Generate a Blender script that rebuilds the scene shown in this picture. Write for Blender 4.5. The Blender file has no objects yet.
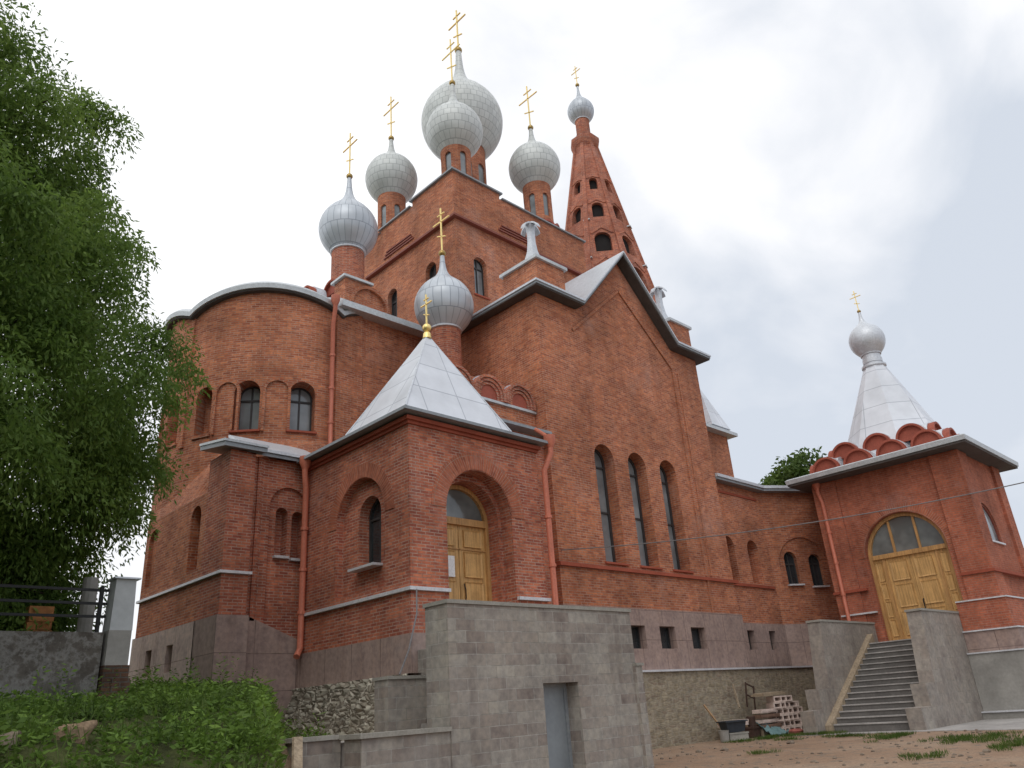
import bpy, bmesh, math, random
import numpy as np
from mathutils import Vector, Matrix
from mathutils.geometry import tessellate_polygon
R_ = math.radians
random.seed(7); rng = np.random.default_rng(7)
scn = bpy.context.scene
COL = scn.collection

# ------------------------------------------------------------------ camera
cam = bpy.data.cameras.new("camera"); camo = bpy.data.objects.new("camera", cam); COL.objects.link(camo)
cam.sensor_width = 36.0; cam.lens = 36.0*775/1024; cam.clip_start = .1; cam.clip_end = 3000
f = 775.0
def cd(x, y): return Vector((x-512, -(y-384), -f)).normalized()
AX = cd(1371, 650); AY = cd(-308, 772); AY = (AY-AX*AX.dot(AY)).normalized(); AZ = AX.cross(AY)
camo.matrix_world = Matrix((AX, AY, AZ)).to_4x4()      # X along the south front, Y to the north, eye at the origin
scn.camera = camo

# ------------------------------------------------------------------ sky, sun, exposure
SUN_EL, SUN_AZ = R_(52), R_(215)      # direction towards the sun, azimuth counter-clockwise from +X
w = bpy.data.worlds.new("World"); scn.world = w; w.use_nodes = True
nt = w.node_tree; nt.nodes.clear()
def N(tree, kind, **kw):
    n = tree.nodes.new(kind)
    for k, v in kw.items():
        if k in n.inputs: n.inputs[k].default_value = v
        else: setattr(n, k, v)
    return n
sky = N(nt, 'ShaderNodeTexSky', sky_type='NISHITA', sun_disc=False, sun_elevation=SUN_EL, sun_rotation=math.pi/2-SUN_AZ)
bg1 = N(nt, 'ShaderNodeBackground', Strength=.09); nt.links.new(sky.outputs[0], bg1.inputs[0])
tc = N(nt, 'ShaderNodeTexCoord')
mp = N(nt, 'ShaderNodeMapping'); mp.inputs['Scale'].default_value = (1.2, 1.2, 1.7); nt.links.new(tc.outputs['Generated'], mp.inputs[0])
nz = N(nt, 'ShaderNodeTexNoise', Scale=2.6, Detail=7.0, Roughness=.5, Distortion=.35); nt.links.new(mp.outputs[0], nz.inputs['Vector'])
nk = N(nt, 'ShaderNodeMath', operation='MULTIPLY_ADD'); nk.inputs[1].default_value = 1.15; nk.inputs[2].default_value = -.055; nt.links.new(nz.outputs[0], nk.inputs[0])
# brighter cloud towards the north-east overhead, thinner and bluer to the west
dt = N(nt, 'ShaderNodeVectorMath', operation='DOT_PRODUCT'); dt.inputs[1].default_value = (-.50, .45, .74); nt.links.new(tc.outputs['Generated'], dt.inputs[0])
ma = N(nt, 'ShaderNodeMath', operation='MULTIPLY_ADD'); ma.inputs[1].default_value = .56; ma.inputs[2].default_value = -.155
nt.links.new(dt.outputs['Value'], ma.inputs[0])
ad = N(nt, 'ShaderNodeMath', operation='ADD'); nt.links.new(ma.outputs[0], ad.inputs[0]); nt.links.new(nk.outputs[0], ad.inputs[1])
cr = N(nt, 'ShaderNodeValToRGB'); nt.links.new(ad.outputs[0], cr.inputs[0])
e = cr.color_ramp.elements
e[0].position = .27; e[0].color = (.62, .67, .75, 1); e[1].position = .78; e[1].color = (1.10, 1.11, 1.13, 1)
q = e.new(.42); q.color = (.77, .80, .855, 1)
q = e.new(.54); q.color = (.91, .92, .95, 1)
bg2 = N(nt, 'ShaderNodeBackground', Strength=1.0); nt.links.new(cr.outputs[0], bg2.inputs[0])
mx = N(nt, 'ShaderNodeMixShader', Fac=.96); nt.links.new(bg1.outputs[0], mx.inputs[1]); nt.links.new(bg2.outputs[0], mx.inputs[2])
wo = N(nt, 'ShaderNodeOutputWorld'); nt.links.new(mx.outputs[0], wo.inputs[0])
sun = bpy.data.lights.new("sun", 'SUN'); sun.energy = .6; sun.angle = R_(35); sun.color = (1, .97, .92)
suno = bpy.data.objects.new("sun", sun); COL.objects.link(suno)
sd = Vector((math.cos(SUN_EL)*math.cos(SUN_AZ), math.cos(SUN_EL)*math.sin(SUN_AZ), math.sin(SUN_EL)))
suno.rotation_euler = sd.to_track_quat('Z', 'Y').to_euler()
vs = scn.view_settings; vs.view_transform = 'Standard'; vs.look = 'None'; vs.exposure = 0.16; vs.gamma = 1; vs.use_curve_mapping = False

# ------------------------------------------------------------------ materials
def newmat(name):
    m = bpy.data.materials.new(name); m.use_nodes = True
    t = m.node_tree; b = t.nodes['Principled BSDF']
    return m, t, b
def ramp(t, src, stops):
    r = N(t, 'ShaderNodeValToRGB'); t.links.new(src, r.inputs[0]); e = r.color_ramp.elements
    e[0].position, e[0].color = stops[0][0], (*stops[0][1], 1); e[1].position, e[1].color = stops[-1][0], (*stops[-1][1], 1)
    for p, c in stops[1:-1]: x = e.new(p); x.color = (*c, 1)
    return r.outputs[0]
def mix(t, a, b, fac, mode='MIX'):
    m = N(t, 'ShaderNodeMix', data_type='RGBA', blend_type=mode)
    for i, v in ((6, a), (7, b), (0, fac)):
        if hasattr(v, 'is_output'): t.links.new(v, m.inputs[i])
        else: m.inputs[i].default_value = (*v, 1) if isinstance(v, tuple) else v
    return m.outputs[2]
def noise(t, vec, scale, detail=4, rough=.55):
    n = N(t, 'ShaderNodeTexNoise', Scale=scale, Detail=float(detail), Roughness=rough); t.links.new(vec, n.inputs['Vector']); return n.outputs[0]
def bump(t, b, h, strength, dist):
    n = N(t, 'ShaderNodeBump', Strength=strength, Distance=dist); t.links.new(h, n.inputs['Height']); t.links.new(n.outputs[0], b.inputs['Normal'])
def coords(t):
    return N(t, 'ShaderNodeTexCoord').outputs
def brickmat(name, c1, c2, mortar, bw=.26, rh=.077, ms=.008, rough=.9, stain=(.7, 1.25), mort_var=None, bmp=.5, offset=.5):
    m, t, b = newmat(name); co = coords(t)
    br = N(t, 'ShaderNodeTexBrick', offset=offset); br.inputs['Scale'].default_value = 1
    for k, v in (('Mortar Size', ms), ('Brick Width', bw), ('Row Height', rh), ('Mortar Smooth', .15), ('Bias', 0.)): br.inputs[k].default_value = v
    t.links.new(co['UV'], br.inputs['Vector'])
    n1 = noise(t, co['Object'], .55, 5, .6); n2 = noise(t, co['Object'], 9, 3); n3 = noise(t, co['Object'], 2.6, 4, .65)
    br.inputs['Color1'].default_value = (*c1, 1); br.inputs['Color2'].default_value = (*c2, 1)
    mo = mix(t, mortar, mort_var or tuple(x*.6 for x in mortar), ramp(t, n3, [(.42, (0, 0, 0)), (.62, (1, 1, 1))]))
    t.links.new(mo, br.inputs['Mortar'])
    s = [stain[0]]*3; l = [stain[1]]*3
    c = mix(t, br.outputs['Color'], ramp(t, n1, [(.3, tuple(s)), (.7, tuple(l))]), 1.0, 'MULTIPLY')
    c = mix(t, c, ramp(t, n2, [(.3, (.80, .80, .81)), (.7, (1.2, 1.18, 1.15))]), .8, 'MULTIPLY')
    c = mix(t, c, ramp(t, n3, [(.30, (.72, .70, .72)), (.5, (1, 1, 1)), (.75, (1.12, 1.08, 1.02))]), .8, 'MULTIPLY')
    sm = N(t, 'ShaderNodeMapping'); sm.inputs['Scale'].default_value = (2.6, 2.6, .22); t.links.new(co['Object'], sm.inputs[0])
    n4 = noise(t, sm.outputs[0], 1., 6, .65); c = mix(t, c, ramp(t, n4, [(.32, (.80, .77, .76)), (.5, (1, 1, 1)), (.7, (1.05, 1.05, 1.05))]), .75, 'MULTIPLY')
    n5 = noise(t, co['Object'], .38, 8, .72); bl = ramp(t, n5, [(.56, (0, 0, 0)), (.74, (.42,)*3)])
    c = mix(t, c, tuple(min(.6, x*.55+.22) for x in c1), bl)
    t.links.new(c, b.inputs['Base Color']); b.inputs['Roughness'].default_value = rough; b.inputs['Specular IOR Level'].default_value = .2
    h = N(t, 'ShaderNodeMath', operation='MULTIPLY_ADD'); t.links.new(br.outputs['Fac'], h.inputs[0]); h.inputs[1].default_value = -1.; t.links.new(n2, h.inputs[2])
    bump(t, b, h.outputs[0], bmp, .012)
    return m
def plain(name, col, rough=.6, metal=0., var=.2, scale=3., spec=.4, var2=.12, bmp=0.):
    m, t, b = newmat(name); co = coords(t)
    n = noise(t, co['Object'], scale, 6, .6); n2 = noise(t, co['Object'], scale*9, 3)
    lo = tuple(c*(1-var) for c in col); hi = tuple(min(1, c*(1+var)) for c in col)
    c = mix(t, ramp(t, n, [(.3, lo), (.7, hi)]), ramp(t, n2, [(.3, (1-var2,)*3), (.7, (1+var2,)*3)]), 1.0, 'MULTIPLY')
    t.links.new(c, b.inputs['Base Color']); b.inputs['Roughness'].default_value = rough; b.inputs['Metallic'].default_value = metal
    b.inputs['Specular IOR Level'].default_value = spec
    if bmp: bump(t, b, n2, bmp, .02)
    return m
def sheetmat(name, col, bw, rh, ms, dark, metal=.35, rough=.42, var=.07, offset=.5):
    m, t, b = newmat(name); co = coords(t)
    br = N(t, 'ShaderNodeTexBrick', offset=offset); br.inputs['Scale'].default_value = 1
    for k, v in (('Mortar Size', ms), ('Brick Width', bw), ('Row Height', rh), ('Mortar Smooth', .3)): br.inputs[k].default_value = v
    t.links.new(co['UV'], br.inputs['Vector'])
    br.inputs['Color1'].default_value = (*[c*(1-var) for c in col], 1); br.inputs['Color2'].default_value = (*[min(1, c*(1+var)) for c in col], 1)
    br.inputs['Mortar'].default_value = (*dark, 1)
    n = noise(t, co['Object'], 1.1, 5)
    c = mix(t, br.outputs['Color'], ramp(t, n, [(.3, (.86,)*3), (.7, (1.08,)*3)]), 1., 'MULTIPLY')
    t.links.new(c, b.inputs['Base Color']); b.inputs['Roughness'].default_value = rough; b.inputs['Metallic'].default_value = metal
    bump(t, b, br.outputs['Fac'], .35, .02)
    return m
M = {}
M['brick'] = brickmat('brick_orange', (.54, .200, .098), (.32, .098, .054), (.47, .29, .21), mort_var=(.30, .165, .115), ms=.011)
M['brick_red'] = brickmat('brick_red', (.52, .176, .098), (.30, .086, .058), (.48, .32, .25), mort_var=(.31, .165, .12), ms=.011)
M['brick_gate'] = brickmat('brick_gate', (.44, .138, .078), (.34, .102, .062), (.40, .21, .15), mort_var=(.28, .14, .10), ms=.010)
M['brick_arch'] = brickmat('brick_arch', (.43, .142, .078), (.33, .10, .06), (.44, .27, .20), bw=.5, rh=.077, offset=0.)
M['brick_paint'] = plain('painted_brick', (.33, .085, .05), .8, 0, .16, 1.5, .2)
M['kok'] = plain('kokoshnik_red', (.34, .088, .056), .65, 0, .15, 2., .3)
M['plinth'] = brickmat('plinth_panel', (.345, .255, .222), (.325, .24, .21), (.25, .18, .155), bw=1.2, rh=.9, ms=.012, bmp=.12, offset=0., stain=(.88, 1.1))
M['plaster_grey'] = plain('grey_plaster', (.30, .285, .26), .9, 0, .2, 1.3, .2, .08, .15)
M['plaster_white'] = plain('white_plaster', (.46, .47, .47), .9, 0, .10, 1.0, .2, .05)
M['plinth_lit'] = brickmat('plinth_panel_lit', (.54, .425, .375), (.52, .40, .355), (.40, .30, .26), bw=1.2, rh=.9, ms=.012, bmp=.12, offset=0., stain=(.88, 1.1))  # lit copy of the plinth: the east face's brighter light is in its colour
M['stone'] = brickmat('stone_block', (.33, .31, .275), (.245, .21, .185), (.38, .365, .33), bw=.46, rh=.20, ms=.008, rough=.85, stain=(.82, 1.15), bmp=.4)
M['riser'] = plain('dark_riser', (.15, .14, .13), .85, 0, .2, 2., .2, .1, .2)
M['stone_pier'] = brickmat('pier_stone', (.325, .295, .26), (.285, .25, .22), (.34, .315, .28), bw=.62, rh=.34, ms=.006, rough=.85, stain=(.82, 1.15), bmp=.25)
M['stone_smooth'] = plain('stone_slab', (.30, .275, .25), .8, 0, .22, 1.6, .3, .1, .2)
M['coping'] = plain('coping_stone', (.30, .285, .25), .8, 0, .15, 3., .3, .12, .2)
M['ledge_metal'] = plain('pale_ledge_metal', (.62, .62, .64), .5, .2, .1, 2.)
M['tin'] = sheetmat('tin_sheet', (.69, .72, .77), 1.25, .95, .018, (.44, .47, .52), .12, .45, .03, 0.)
M['tin_plain'] = plain('tin_plain', (.60, .63, .67), .42, .3, .08, 1.5)
M['fascia'] = plain('grey_fascia', (.27, .295, .315), .5, .2, .12, 1.5)
M['fascia_lt'] = plain('pale_fascia', (.52, .55, .57), .45, .3, .10, 1.5)
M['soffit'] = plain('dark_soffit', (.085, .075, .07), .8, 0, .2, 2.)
M['dome'] = sheetmat('dome_plate_warm', (.60, .625, .61), .34, .36, .016, (.36, .385, .38), .12, .46, .07)
M['dome_blue'] = sheetmat('dome_plate_blue', (.52, .56, .605), .30, .75, .018, (.31, .345, .39), .25, .4, .06)
M['gold'] = plain('gilding', (.92, .70, .28), .34, .7, .06, 3.)
M['ball'] = plain('gilt_ball', (.38, .26, .09), .35, .8, .1, 3.)
M['pipe'] = plain('pipe_paint', (.54, .17, .105), .5, 0, .1, 2.)
M['wood'] = plain('oak_door', (.58, .35, .135), .5, 0, .14, 2.2, .4, .08)
M['wood_frame'] = plain('oak_frame', (.49, .275, .105), .5, 0, .12, 2.2, .4, .08)
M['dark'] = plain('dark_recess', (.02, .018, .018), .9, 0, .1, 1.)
M['frame_dark'] = plain('dark_window_frame', (.045, .042, .042), .5, 0, .1, 2.)
M['frame_red'] = plain('red_window_frame', (.22, .06, .04), .6, 0, .1, 2.)
M['curtain'] = plain('pale_blind', (.42, .44, .45), .8, 0, .12, 2.)
M['paper'] = plain('white_paper', (.80, .80, .80), .8, 0, .02, 2.)
M['steel'] = plain('grey_steel_sheet', (.275, .305, .325), .5, .3, .12, 1.2, .4, .05)
M['iron'] = plain('black_iron', (.02, .02, .02), .5, .3, .2, 3.)
M['ladder'] = plain('rusty_steel', (.07, .04, .03), .7, .3, .2, 6.)
M['timber'] = plain('brown_timber', (.17, .10, .07), .85, 0, .25, 5.)
M['teal'] = plain('teal_sheet', (.13, .22, .225), .5, 0, .2, 6.)
M['plastic_dark'] = plain('dark_plastic', (.03, .036, .045), .5, 0, .2, 5.)
M['board'] = plain('sawn_board', (.46, .30, .17), .8, 0, .25, 4.)
M['board_grey'] = plain('weathered_board', (.34, .27, .19), .85, 0, .2, 4.)
M['hollow'] = plain('pale_hollow_brick', (.60, .48, .42), .9, 0, .2, 5.)
M['cable'] = plain('cable_sheath', (.16, .15, .15), .6, 0, .1, 2.)
M['bark'] = plain('bark', (.075, .058, .045), .95, 0, .3, 5., .1, .3, .8)
def glassmat(name, col, rough=.08, spec=.8):
    m, t, b = newmat(name); co = coords(t)
    n = noise(t, co['Object'], .9, 3)
    t.links.new(ramp(t, n, [(.35, tuple(c*.6 for c in col)), (.65, tuple(c*1.3 for c in col))]), b.inputs['Base Color'])  # blotches in the base colour pass for reflections
    b.inputs['Roughness'].default_value = rough; b.inputs['Specular IOR Level'].default_value = spec
    n2 = noise(t, co['Object'], 2.5, 2); bump(t, b, n2, .06, .05)
    return m
M['glass'] = glassmat('window_glass', (.030, .036, .040))
M['glass_pale'] = glassmat('pale_window_glass', (.22, .24, .25), .12)  # base colour lightened to stand in for glints on the panes
M['glass_fan'] = glassmat('fanlight_glass', (.20, .22, .215), .1)
for k in ('wood', 'wood_frame', 'board', 'board_grey'):
    t = M[k].node_tree; b = t.nodes['Principled BSDF']; co = coords(t); mp = N(t, 'ShaderNodeMapping'); mp.inputs['Scale'].default_value = (22, 22, 1.2); t.links.new(co['Object'], mp.inputs[0])
    n = noise(t, mp.outputs[0], 1., 5, .6); src = b.inputs['Base Color'].links[0].from_socket
    t.links.new(mix(t, src, ramp(t, n, [(.35, (.66, .62, .58)), (.6, (1.12, 1.1, 1.08))]), .8, 'MULTIPLY'), b.inputs['Base Color']); bump(t, b, n, .25, .01)
# mottled concrete wall with pale efflorescence
def concrete():
    m, t, b = newmat('stained_concrete'); co = coords(t)
    n1 = noise(t, co['Object'], 1.3, 7, .6); n2 = noise(t, co['Object'], 14, 4); n3 = noise(t, co['Object'], 2.2, 9, .7)
    base = ramp(t, n1, [(.3, (.058, .047, .038)), (.5, (.095, .082, .068)), (.72, (.15, .132, .112))])
    streak = ramp(t, n3, [(.44, (0, 0, 0)), (.5, (.55, .55, .55)), (.56, (0, 0, 0))])
    c = mix(t, base, (.29, .28, .26), streak)
    sep = N(t, 'ShaderNodeSeparateXYZ'); t.links.new(co['Object'], sep.inputs[0])
    mr = N(t, 'ShaderNodeMapRange'); t.links.new(sep.outputs[2], mr.inputs[0])
    for i, v in ((1, .5), (2, 1.1), (3, .55), (4, 0.)): mr.inputs[i].default_value = v
    pm = N(t, 'ShaderNodeMath', operation='MULTIPLY'); t.links.new(mr.outputs[0], pm.inputs[0]); t.links.new(n1, pm.inputs[1])
    c = mix(t, c, (.33, .33, .31), pm.outputs[0])
    c = mix(t, c, ramp(t, n2, [(.3, (.8,)*3), (.7, (1.2,)*3)]), 1., 'MULTIPLY')
    t.links.new(c, b.inputs['Base Color']); b.inputs['Roughness'].default_value = .95; bump(t, b, n2, .4, .03)
    return m
M['concrete'] = concrete()
def rubble(name, sx, sz, cols, mort, bmpd=.06):
    m, t, b = newmat(name); co = coords(t)
    mp = N(t, 'ShaderNodeMapping'); mp.inputs['Scale'].default_value = (sx, sz, 1); t.links.new(co['UV'], mp.inputs[0])
    dn = noise(t, co['Object'], 4., 3); dm = mix(t, mp.outputs[0], dn, .12)
    v = N(t, 'ShaderNodeTexVoronoi'); t.links.new(dm, v.inputs['Vector']); v.inputs['Scale'].default_value = 1.
    ve = N(t, 'ShaderNodeTexVoronoi', feature='DISTANCE_TO_EDGE'); t.links.new(dm, ve.inputs['Vector']); ve.inputs['Scale'].default_value = 1.
    sp = N(t, 'ShaderNodeSeparateColor'); t.links.new(v.outputs['Color'], sp.inputs[0])
    c = ramp(t, sp.outputs[0], [(.1, cols[0]), (.5, cols[1]), (.9, cols[2])])
    ed = ramp(t, ve.outputs['Distance'], [(.02, (1, 1, 1)), (.10, (0, 0, 0))])
    c = mix(t, c, mort, ed)
    n2 = noise(t, co['Object'], 7, 5); c = mix(t, c, ramp(t, n2, [(.3, (.7,)*3), (.7, (1.25,)*3)]), 1., 'MULTIPLY')
    t.links.new(c, b.inputs['Base Color']); b.inputs['Roughness'].default_value = .95; b.inputs['Specular IOR Level'].default_value = .15
    h = ramp(t, ve.outputs['Distance'], [(0., (0, 0, 0)), (.3, (1, 1, 1))]); bump(t, b, h, .9, bmpd)
    return m
M['yellow_stone'] = rubble('yellow_foundation_stone', 1/.30, 1/.075, [(.275, .225, .155), (.33, .28, .20), (.26, .205, .15)], (.31, .27, .21), .006)
M['rubble'] = rubble('rubble_stone', 1/.21, 1/.14, [(.44, .40, .32), (.54, .50, .41), (.36, .315, .25)], (.25, .21, .165), .05)
def ground():
    m, t, b = newmat('earth'); co = coords(t)
    n1 = noise(t, co['Object'], .35, 7, .62); n2 = noise(t, co['Object'], 3.2, 6, .6); n3 = noise(t, co['Object'], 30, 3)
    c = ramp(t, n1, [(.3, (.25, .165, .11)), (.5, (.33, .225, .155)), (.7, (.37, .275, .20))])
    c = mix(t, c, (.17, .155, .13), ramp(t, n2, [(.52, (0, 0, 0)), (.68, (.8,)*3)]))
    at = N(t, 'ShaderNodeAttribute', attribute_name='soil')
    c = mix(t, c, ramp(t, n2, [(.35, (.045, .05, .022)), (.65, (.075, .085, .03))]), at.outputs['Fac'])
    c = mix(t, c, ramp(t, n3, [(.3, (.75,)*3), (.7, (1.2,)*3)]), 1., 'MULTIPLY')
    t.links.new(c, b.inputs['Base Color']); b.inputs['Roughness'].default_value = 1.; b.inputs['Specular IOR Level'].default_value = .1
    bump(t, b, n3, .6, .04)
    return m
M['earth'] = ground()
M['paving'] = plain('concrete_paving', (.37, .35, .33), .9, 0, .22, 1.2, .2, .15, .3)
M['rock'] = plain('sandy_rock', (.27, .19, .125), .95, 0, .25, 3., .1, .2, .8)
M['rock_grey'] = plain('grey_rock', (.22, .175, .135), .95, 0, .25, 3., .1, .2, .8)
def leafmat(name, a, b_, c_, scale=1.2, tr=.35):
    m, t, b = newmat(name); co = coords(t)
    n = noise(t, co['Object'], scale, 3); n2 = noise(t, co['Object'], scale*14, 1)
    at = N(t, 'ShaderNodeAttribute', attribute_name='tint')
    cc = ramp(t, n, [(.32, a), (.5, b_), (.68, c_)])
    cc = mix(t, cc, ramp(t, at.outputs['Fac'], [(0., (.62, .68, .6)), (1., (1.35, 1.25, 1.1))]), 1., 'MULTIPLY')
    t.links.new(cc, b.inputs['Base Color']); b.inputs['Roughness'].default_value = .6; b.inputs['Specular IOR Level'].default_value = .25
    tl = N(t, 'ShaderNodeBsdfTranslucent'); t.links.new(cc, tl.inputs[0])
    ms = N(t, 'ShaderNodeMixShader', Fac=tr); t.links.new(b.outputs[0], ms.inputs[1]); t.links.new(tl.outputs[0], ms.inputs[2])
    t.links.new(ms.outputs[0], t.nodes['Material Output'].inputs[0])
    return m
M['leaf'] = leafmat('leaf_big_tree', (.100, .170, .036), (.145, .240, .055), (.195, .295, .08), .5, .5)
M['leaf_far'] = leafmat('leaf_far_tree', (.06, .10, .025), (.09, .15, .035), (.13, .20, .05), .7)
M['weed'] = leafmat('weed_leaf', (.062, .098, .022), (.105, .185, .034), (.165, .275, .05), 1.1)
M['tuft'] = leafmat('grass_blade', (.055, .095, .02), (.075, .135, .026), (.13, .165, .05), 1.)

# ------------------------------------------------------------------ mesh helpers
def uvmap(me, fn=None):
    uv = me.uv_layers.get('UVMap') or me.uv_layers.new(name='UVMap')
    for p in me.polygons:
        n = p.normal
        for li in p.loop_indices:
            c = me.vertices[me.loops[li].vertex_index].co
            if fn: u, v = fn(c, n, p.center)
            elif abs(n.z) > .85: u, v = c.x, c.y
            else:
                l = math.hypot(n.x, n.y); u = (-n.y*c.x+n.x*c.y)/l; v = c.z/max(.3, math.sqrt(1-n.z*n.z))
            uv.data[li].uv = (u, v)
def link(name, me, mat, parent=None, smooth=None, uvfn=None):
    me.materials.clear(); me.materials.append(M[mat] if isinstance(mat, str) else mat)
    uvmap(me, uvfn)
    if smooth is not None:
        for p in me.polygons: p.use_smooth = True
        me.set_sharp_from_angle(angle=R_(smooth))
    o = bpy.data.objects.new(name, me); COL.objects.link(o)
    if parent is not None: attach(o, parent)
    return o
def attach(o, parent):
    o.parent = parent
    pm = parent.matrix_basis if parent.parent is None else parent.parent.matrix_basis @ parent.matrix_parent_inverse @ parent.matrix_basis
    o.matrix_parent_inverse = pm.inverted()
class B:
    """collects shapes of ONE mesh"""
    def __init__(s): s.bm = bmesh.new()
    def poly(s, pts):
        return s.bm.faces.new([s.bm.verts.new(p) for p in pts])
    def loft(s, loops, caps=True, closed=True):
        L = [[s.bm.verts.new(p) for p in l] for l in loops]
        n = len(L[0])
        for a, b in zip(L, L[1:]):
            for i in range(n if closed else n-1):
                j = (i+1) % n
                s.bm.faces.new((a[i], a[j], b[j], b[i]))
        if caps:
            if n > 2:
                s.bm.faces.new(L[0][::-1]); s.bm.faces.new(L[-1])
        return s
    def prism(s, pts, z0, z1):
        zf = (lambda z: z) if callable(z0) else None
        return s.loft([[(x, y, z0) for x, y in pts], [(x, y, z1) for x, y in pts]])
    def box(s, x0, x1, y0, y1, z0, z1):
        return s.prism([(x0, y0), (x1, y0), (x1, y1), (x0, y1)], z0, z1)
    def ring(s, outer, inner, z0, z1):      # 2 equal-length outlines, open in the middle
        n = len(outer)
        return s.strip([(x, y, z0) for x, y in outer], [(x, y, z1) for x, y in outer], [(x, y, z1) for x, y in inner], [(x, y, z0) for x, y in inner])
    def strip(s, *loops, closed=True):      # loops joined around into a closed tube section
        L = [[s.bm.verts.new(p) for p in l] for l in loops]; n = len(L[0]); k = len(L)
        for q in range(k):
            a, b = L[q], L[(q+1) % k]
            for i in range(n if closed else n-1):
                j = (i+1) % n; s.bm.faces.new((a[i], a[j], b[j], b[i]))
        if not closed:
            s.bm.faces.new([l[0] for l in L]); s.bm.faces.new([l[-1] for l in L][::-1])
        return s
    def tube(s, pts, r, seg=8, r1=None):
        pts = [Vector(p) for p in pts]; loops = []; up = None
        for i, p in enumerate(pts):
            d = (pts[min(i+1, len(pts)-1)]-pts[max(i-1, 0)]).normalized()
            if up is None: up = d.orthogonal().normalized()
            else: up = (up-d*up.dot(d)).normalized()
            v = d.cross(up); rr = r if r1 is None else r+(r1-r)*i/(len(pts)-1)
            loops.append([p+(up*math.cos(a)+v*math.sin(a))*rr for a in [2*math.pi*k/seg for k in range(seg)]])
        return s.loft(loops)
    def lathe(s, cx, cy, prof, seg=32, caps=True):
        return s.loft([[(cx+r*math.cos(2*math.pi*k/seg), cy+r*math.sin(2*math.pi*k/seg), z) for k in range(seg)] for r, z in prof], caps)
    def sphere(s, c, r, seg=14):
        return s.lathe(c[0], c[1], [(max(1e-3, r*math.sin(math.pi*i/10)), c[2]-r*math.cos(math.pi*i/10)) for i in range(11)], seg)
    def obox(s, c, t, n, u0, u1, d0, d1, z0, z1):
        """box in a wall frame: c point on the wall, t along, n outward"""
        P = lambda u, d: (c[0]+t[0]*u+n[0]*d, c[1]+t[1]*u+n[1]*d)
        return s.prism([P(u0, d1), P(u1, d1), P(u1, d0), P(u0, d0)], z0, z1)
    def fin(s):
        bmesh.ops.recalc_face_normals(s.bm, faces=s.bm.faces[:])
        me = bpy.data.meshes.new('m'); s.bm.to_mesh(me); s.bm.free(); return me
    def make(s, name, mat, parent=None, smooth=None, uvfn=None):
        me = s.fin(); me.name = name; return link(name, me, mat, parent, smooth, uvfn)
class W:
    """a vertical wall frame"""
    def __init__(s, x, y, n):
        l = math.hypot(*n); s.p = (x, y); s.n = (n[0]/l, n[1]/l); s.t = (-s.n[1], s.n[0])
    def at(s, u, z, d=0.): return (s.p[0]+s.t[0]*u+s.n[0]*d, s.p[1]+s.t[1]*u+s.n[1]*d, z)
def arch(u, wd, z0, zt, seg=14, rise=None):
    """outline (u,z) of a round headed opening, counter-clockwise from outside"""
    r = wd/2; h = r if rise is None else rise
    return [(u-r, z0), (u+r, z0)]+[(u+r*math.cos(math.pi*k/seg), zt-h+h*math.sin(math.pi*k/seg)) for k in range(seg+1)]
def solid(b, wall, outline, d0, d1):
    return b.loft([[wall.at(u, z, d0) for u, z in outline], [wall.at(u, z, d1) for u, z in outline]])
def frame(b, wall, outer, inner, d0, d1):
    return b.strip([wall.at(u, z, d0) for u, z in outer], [wall.at(u, z, d1) for u, z in outer], [wall.at(u, z, d1) for u, z in inner], [wall.at(u, z, d0) for u, z in inner])
def arcband(b, wall, u, r0, r1, zc, d0, d1, seg=16, legs=0.):
    def arc(r): return ([(u+r, zc-legs)] if legs else [])+[(u+r*math.cos(math.pi*k/seg), zc+r*math.sin(math.pi*k/seg)) for k in range(seg+1)]+([(u-r, zc-legs)] if legs else [])
    o, i = arc(r1), arc(r0)
    return b.strip([wall.at(*q, d0) for q in o], [wall.at(*q, d1) for q in o], [wall.at(*q, d1) for q in i], [wall.at(*q, d0) for q in i], closed=False)
def carve(b, cutters):
    """cut lists of cutter solids out of the closed solid b, returns a mesh"""
    me = b.fin(); o = bpy.data.objects.new('tmp', me); COL.objects.link(o); extra = []
    for c in cutters:
        co = bpy.data.objects.new('cut', c.fin()); COL.objects.link(co); extra.append(co)
        md = o.modifiers.new('b', 'BOOLEAN'); md.operation = 'DIFFERENCE'; md.solver = 'EXACT'; md.object = co
    dg = bpy.context.evaluated_depsgraph_get(); dg.update()
    out = bpy.data.meshes.new_from_object(o.evaluated_get(dg))
    for x in [o]+extra: bpy.data.objects.remove(x)
    return out
def thing(name, loc, label, cat, group=None):
    o = bpy.data.objects.new(name, None); o.location = loc; o.empty_display_size = .5; COL.objects.link(o)
    tag(o, label, cat, group); return o
def tag(o, label=None, cat=None, group=None, kind=None):
    for k, v in (('label', label), ('category', cat), ('group', group), ('kind', kind)):
        if v: o[k] = v
    return o
def circ(cx, cy, r, seg=64, a0=0., a1=360.):
    n = seg; full = abs(a1-a0) >= 359.9
    return [(cx+r*math.cos(R_(a0+(a1-a0)*k/n)), cy+r*math.sin(R_(a0+(a1-a0)*k/n))) for k in range(n if full else n+1)]

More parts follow.
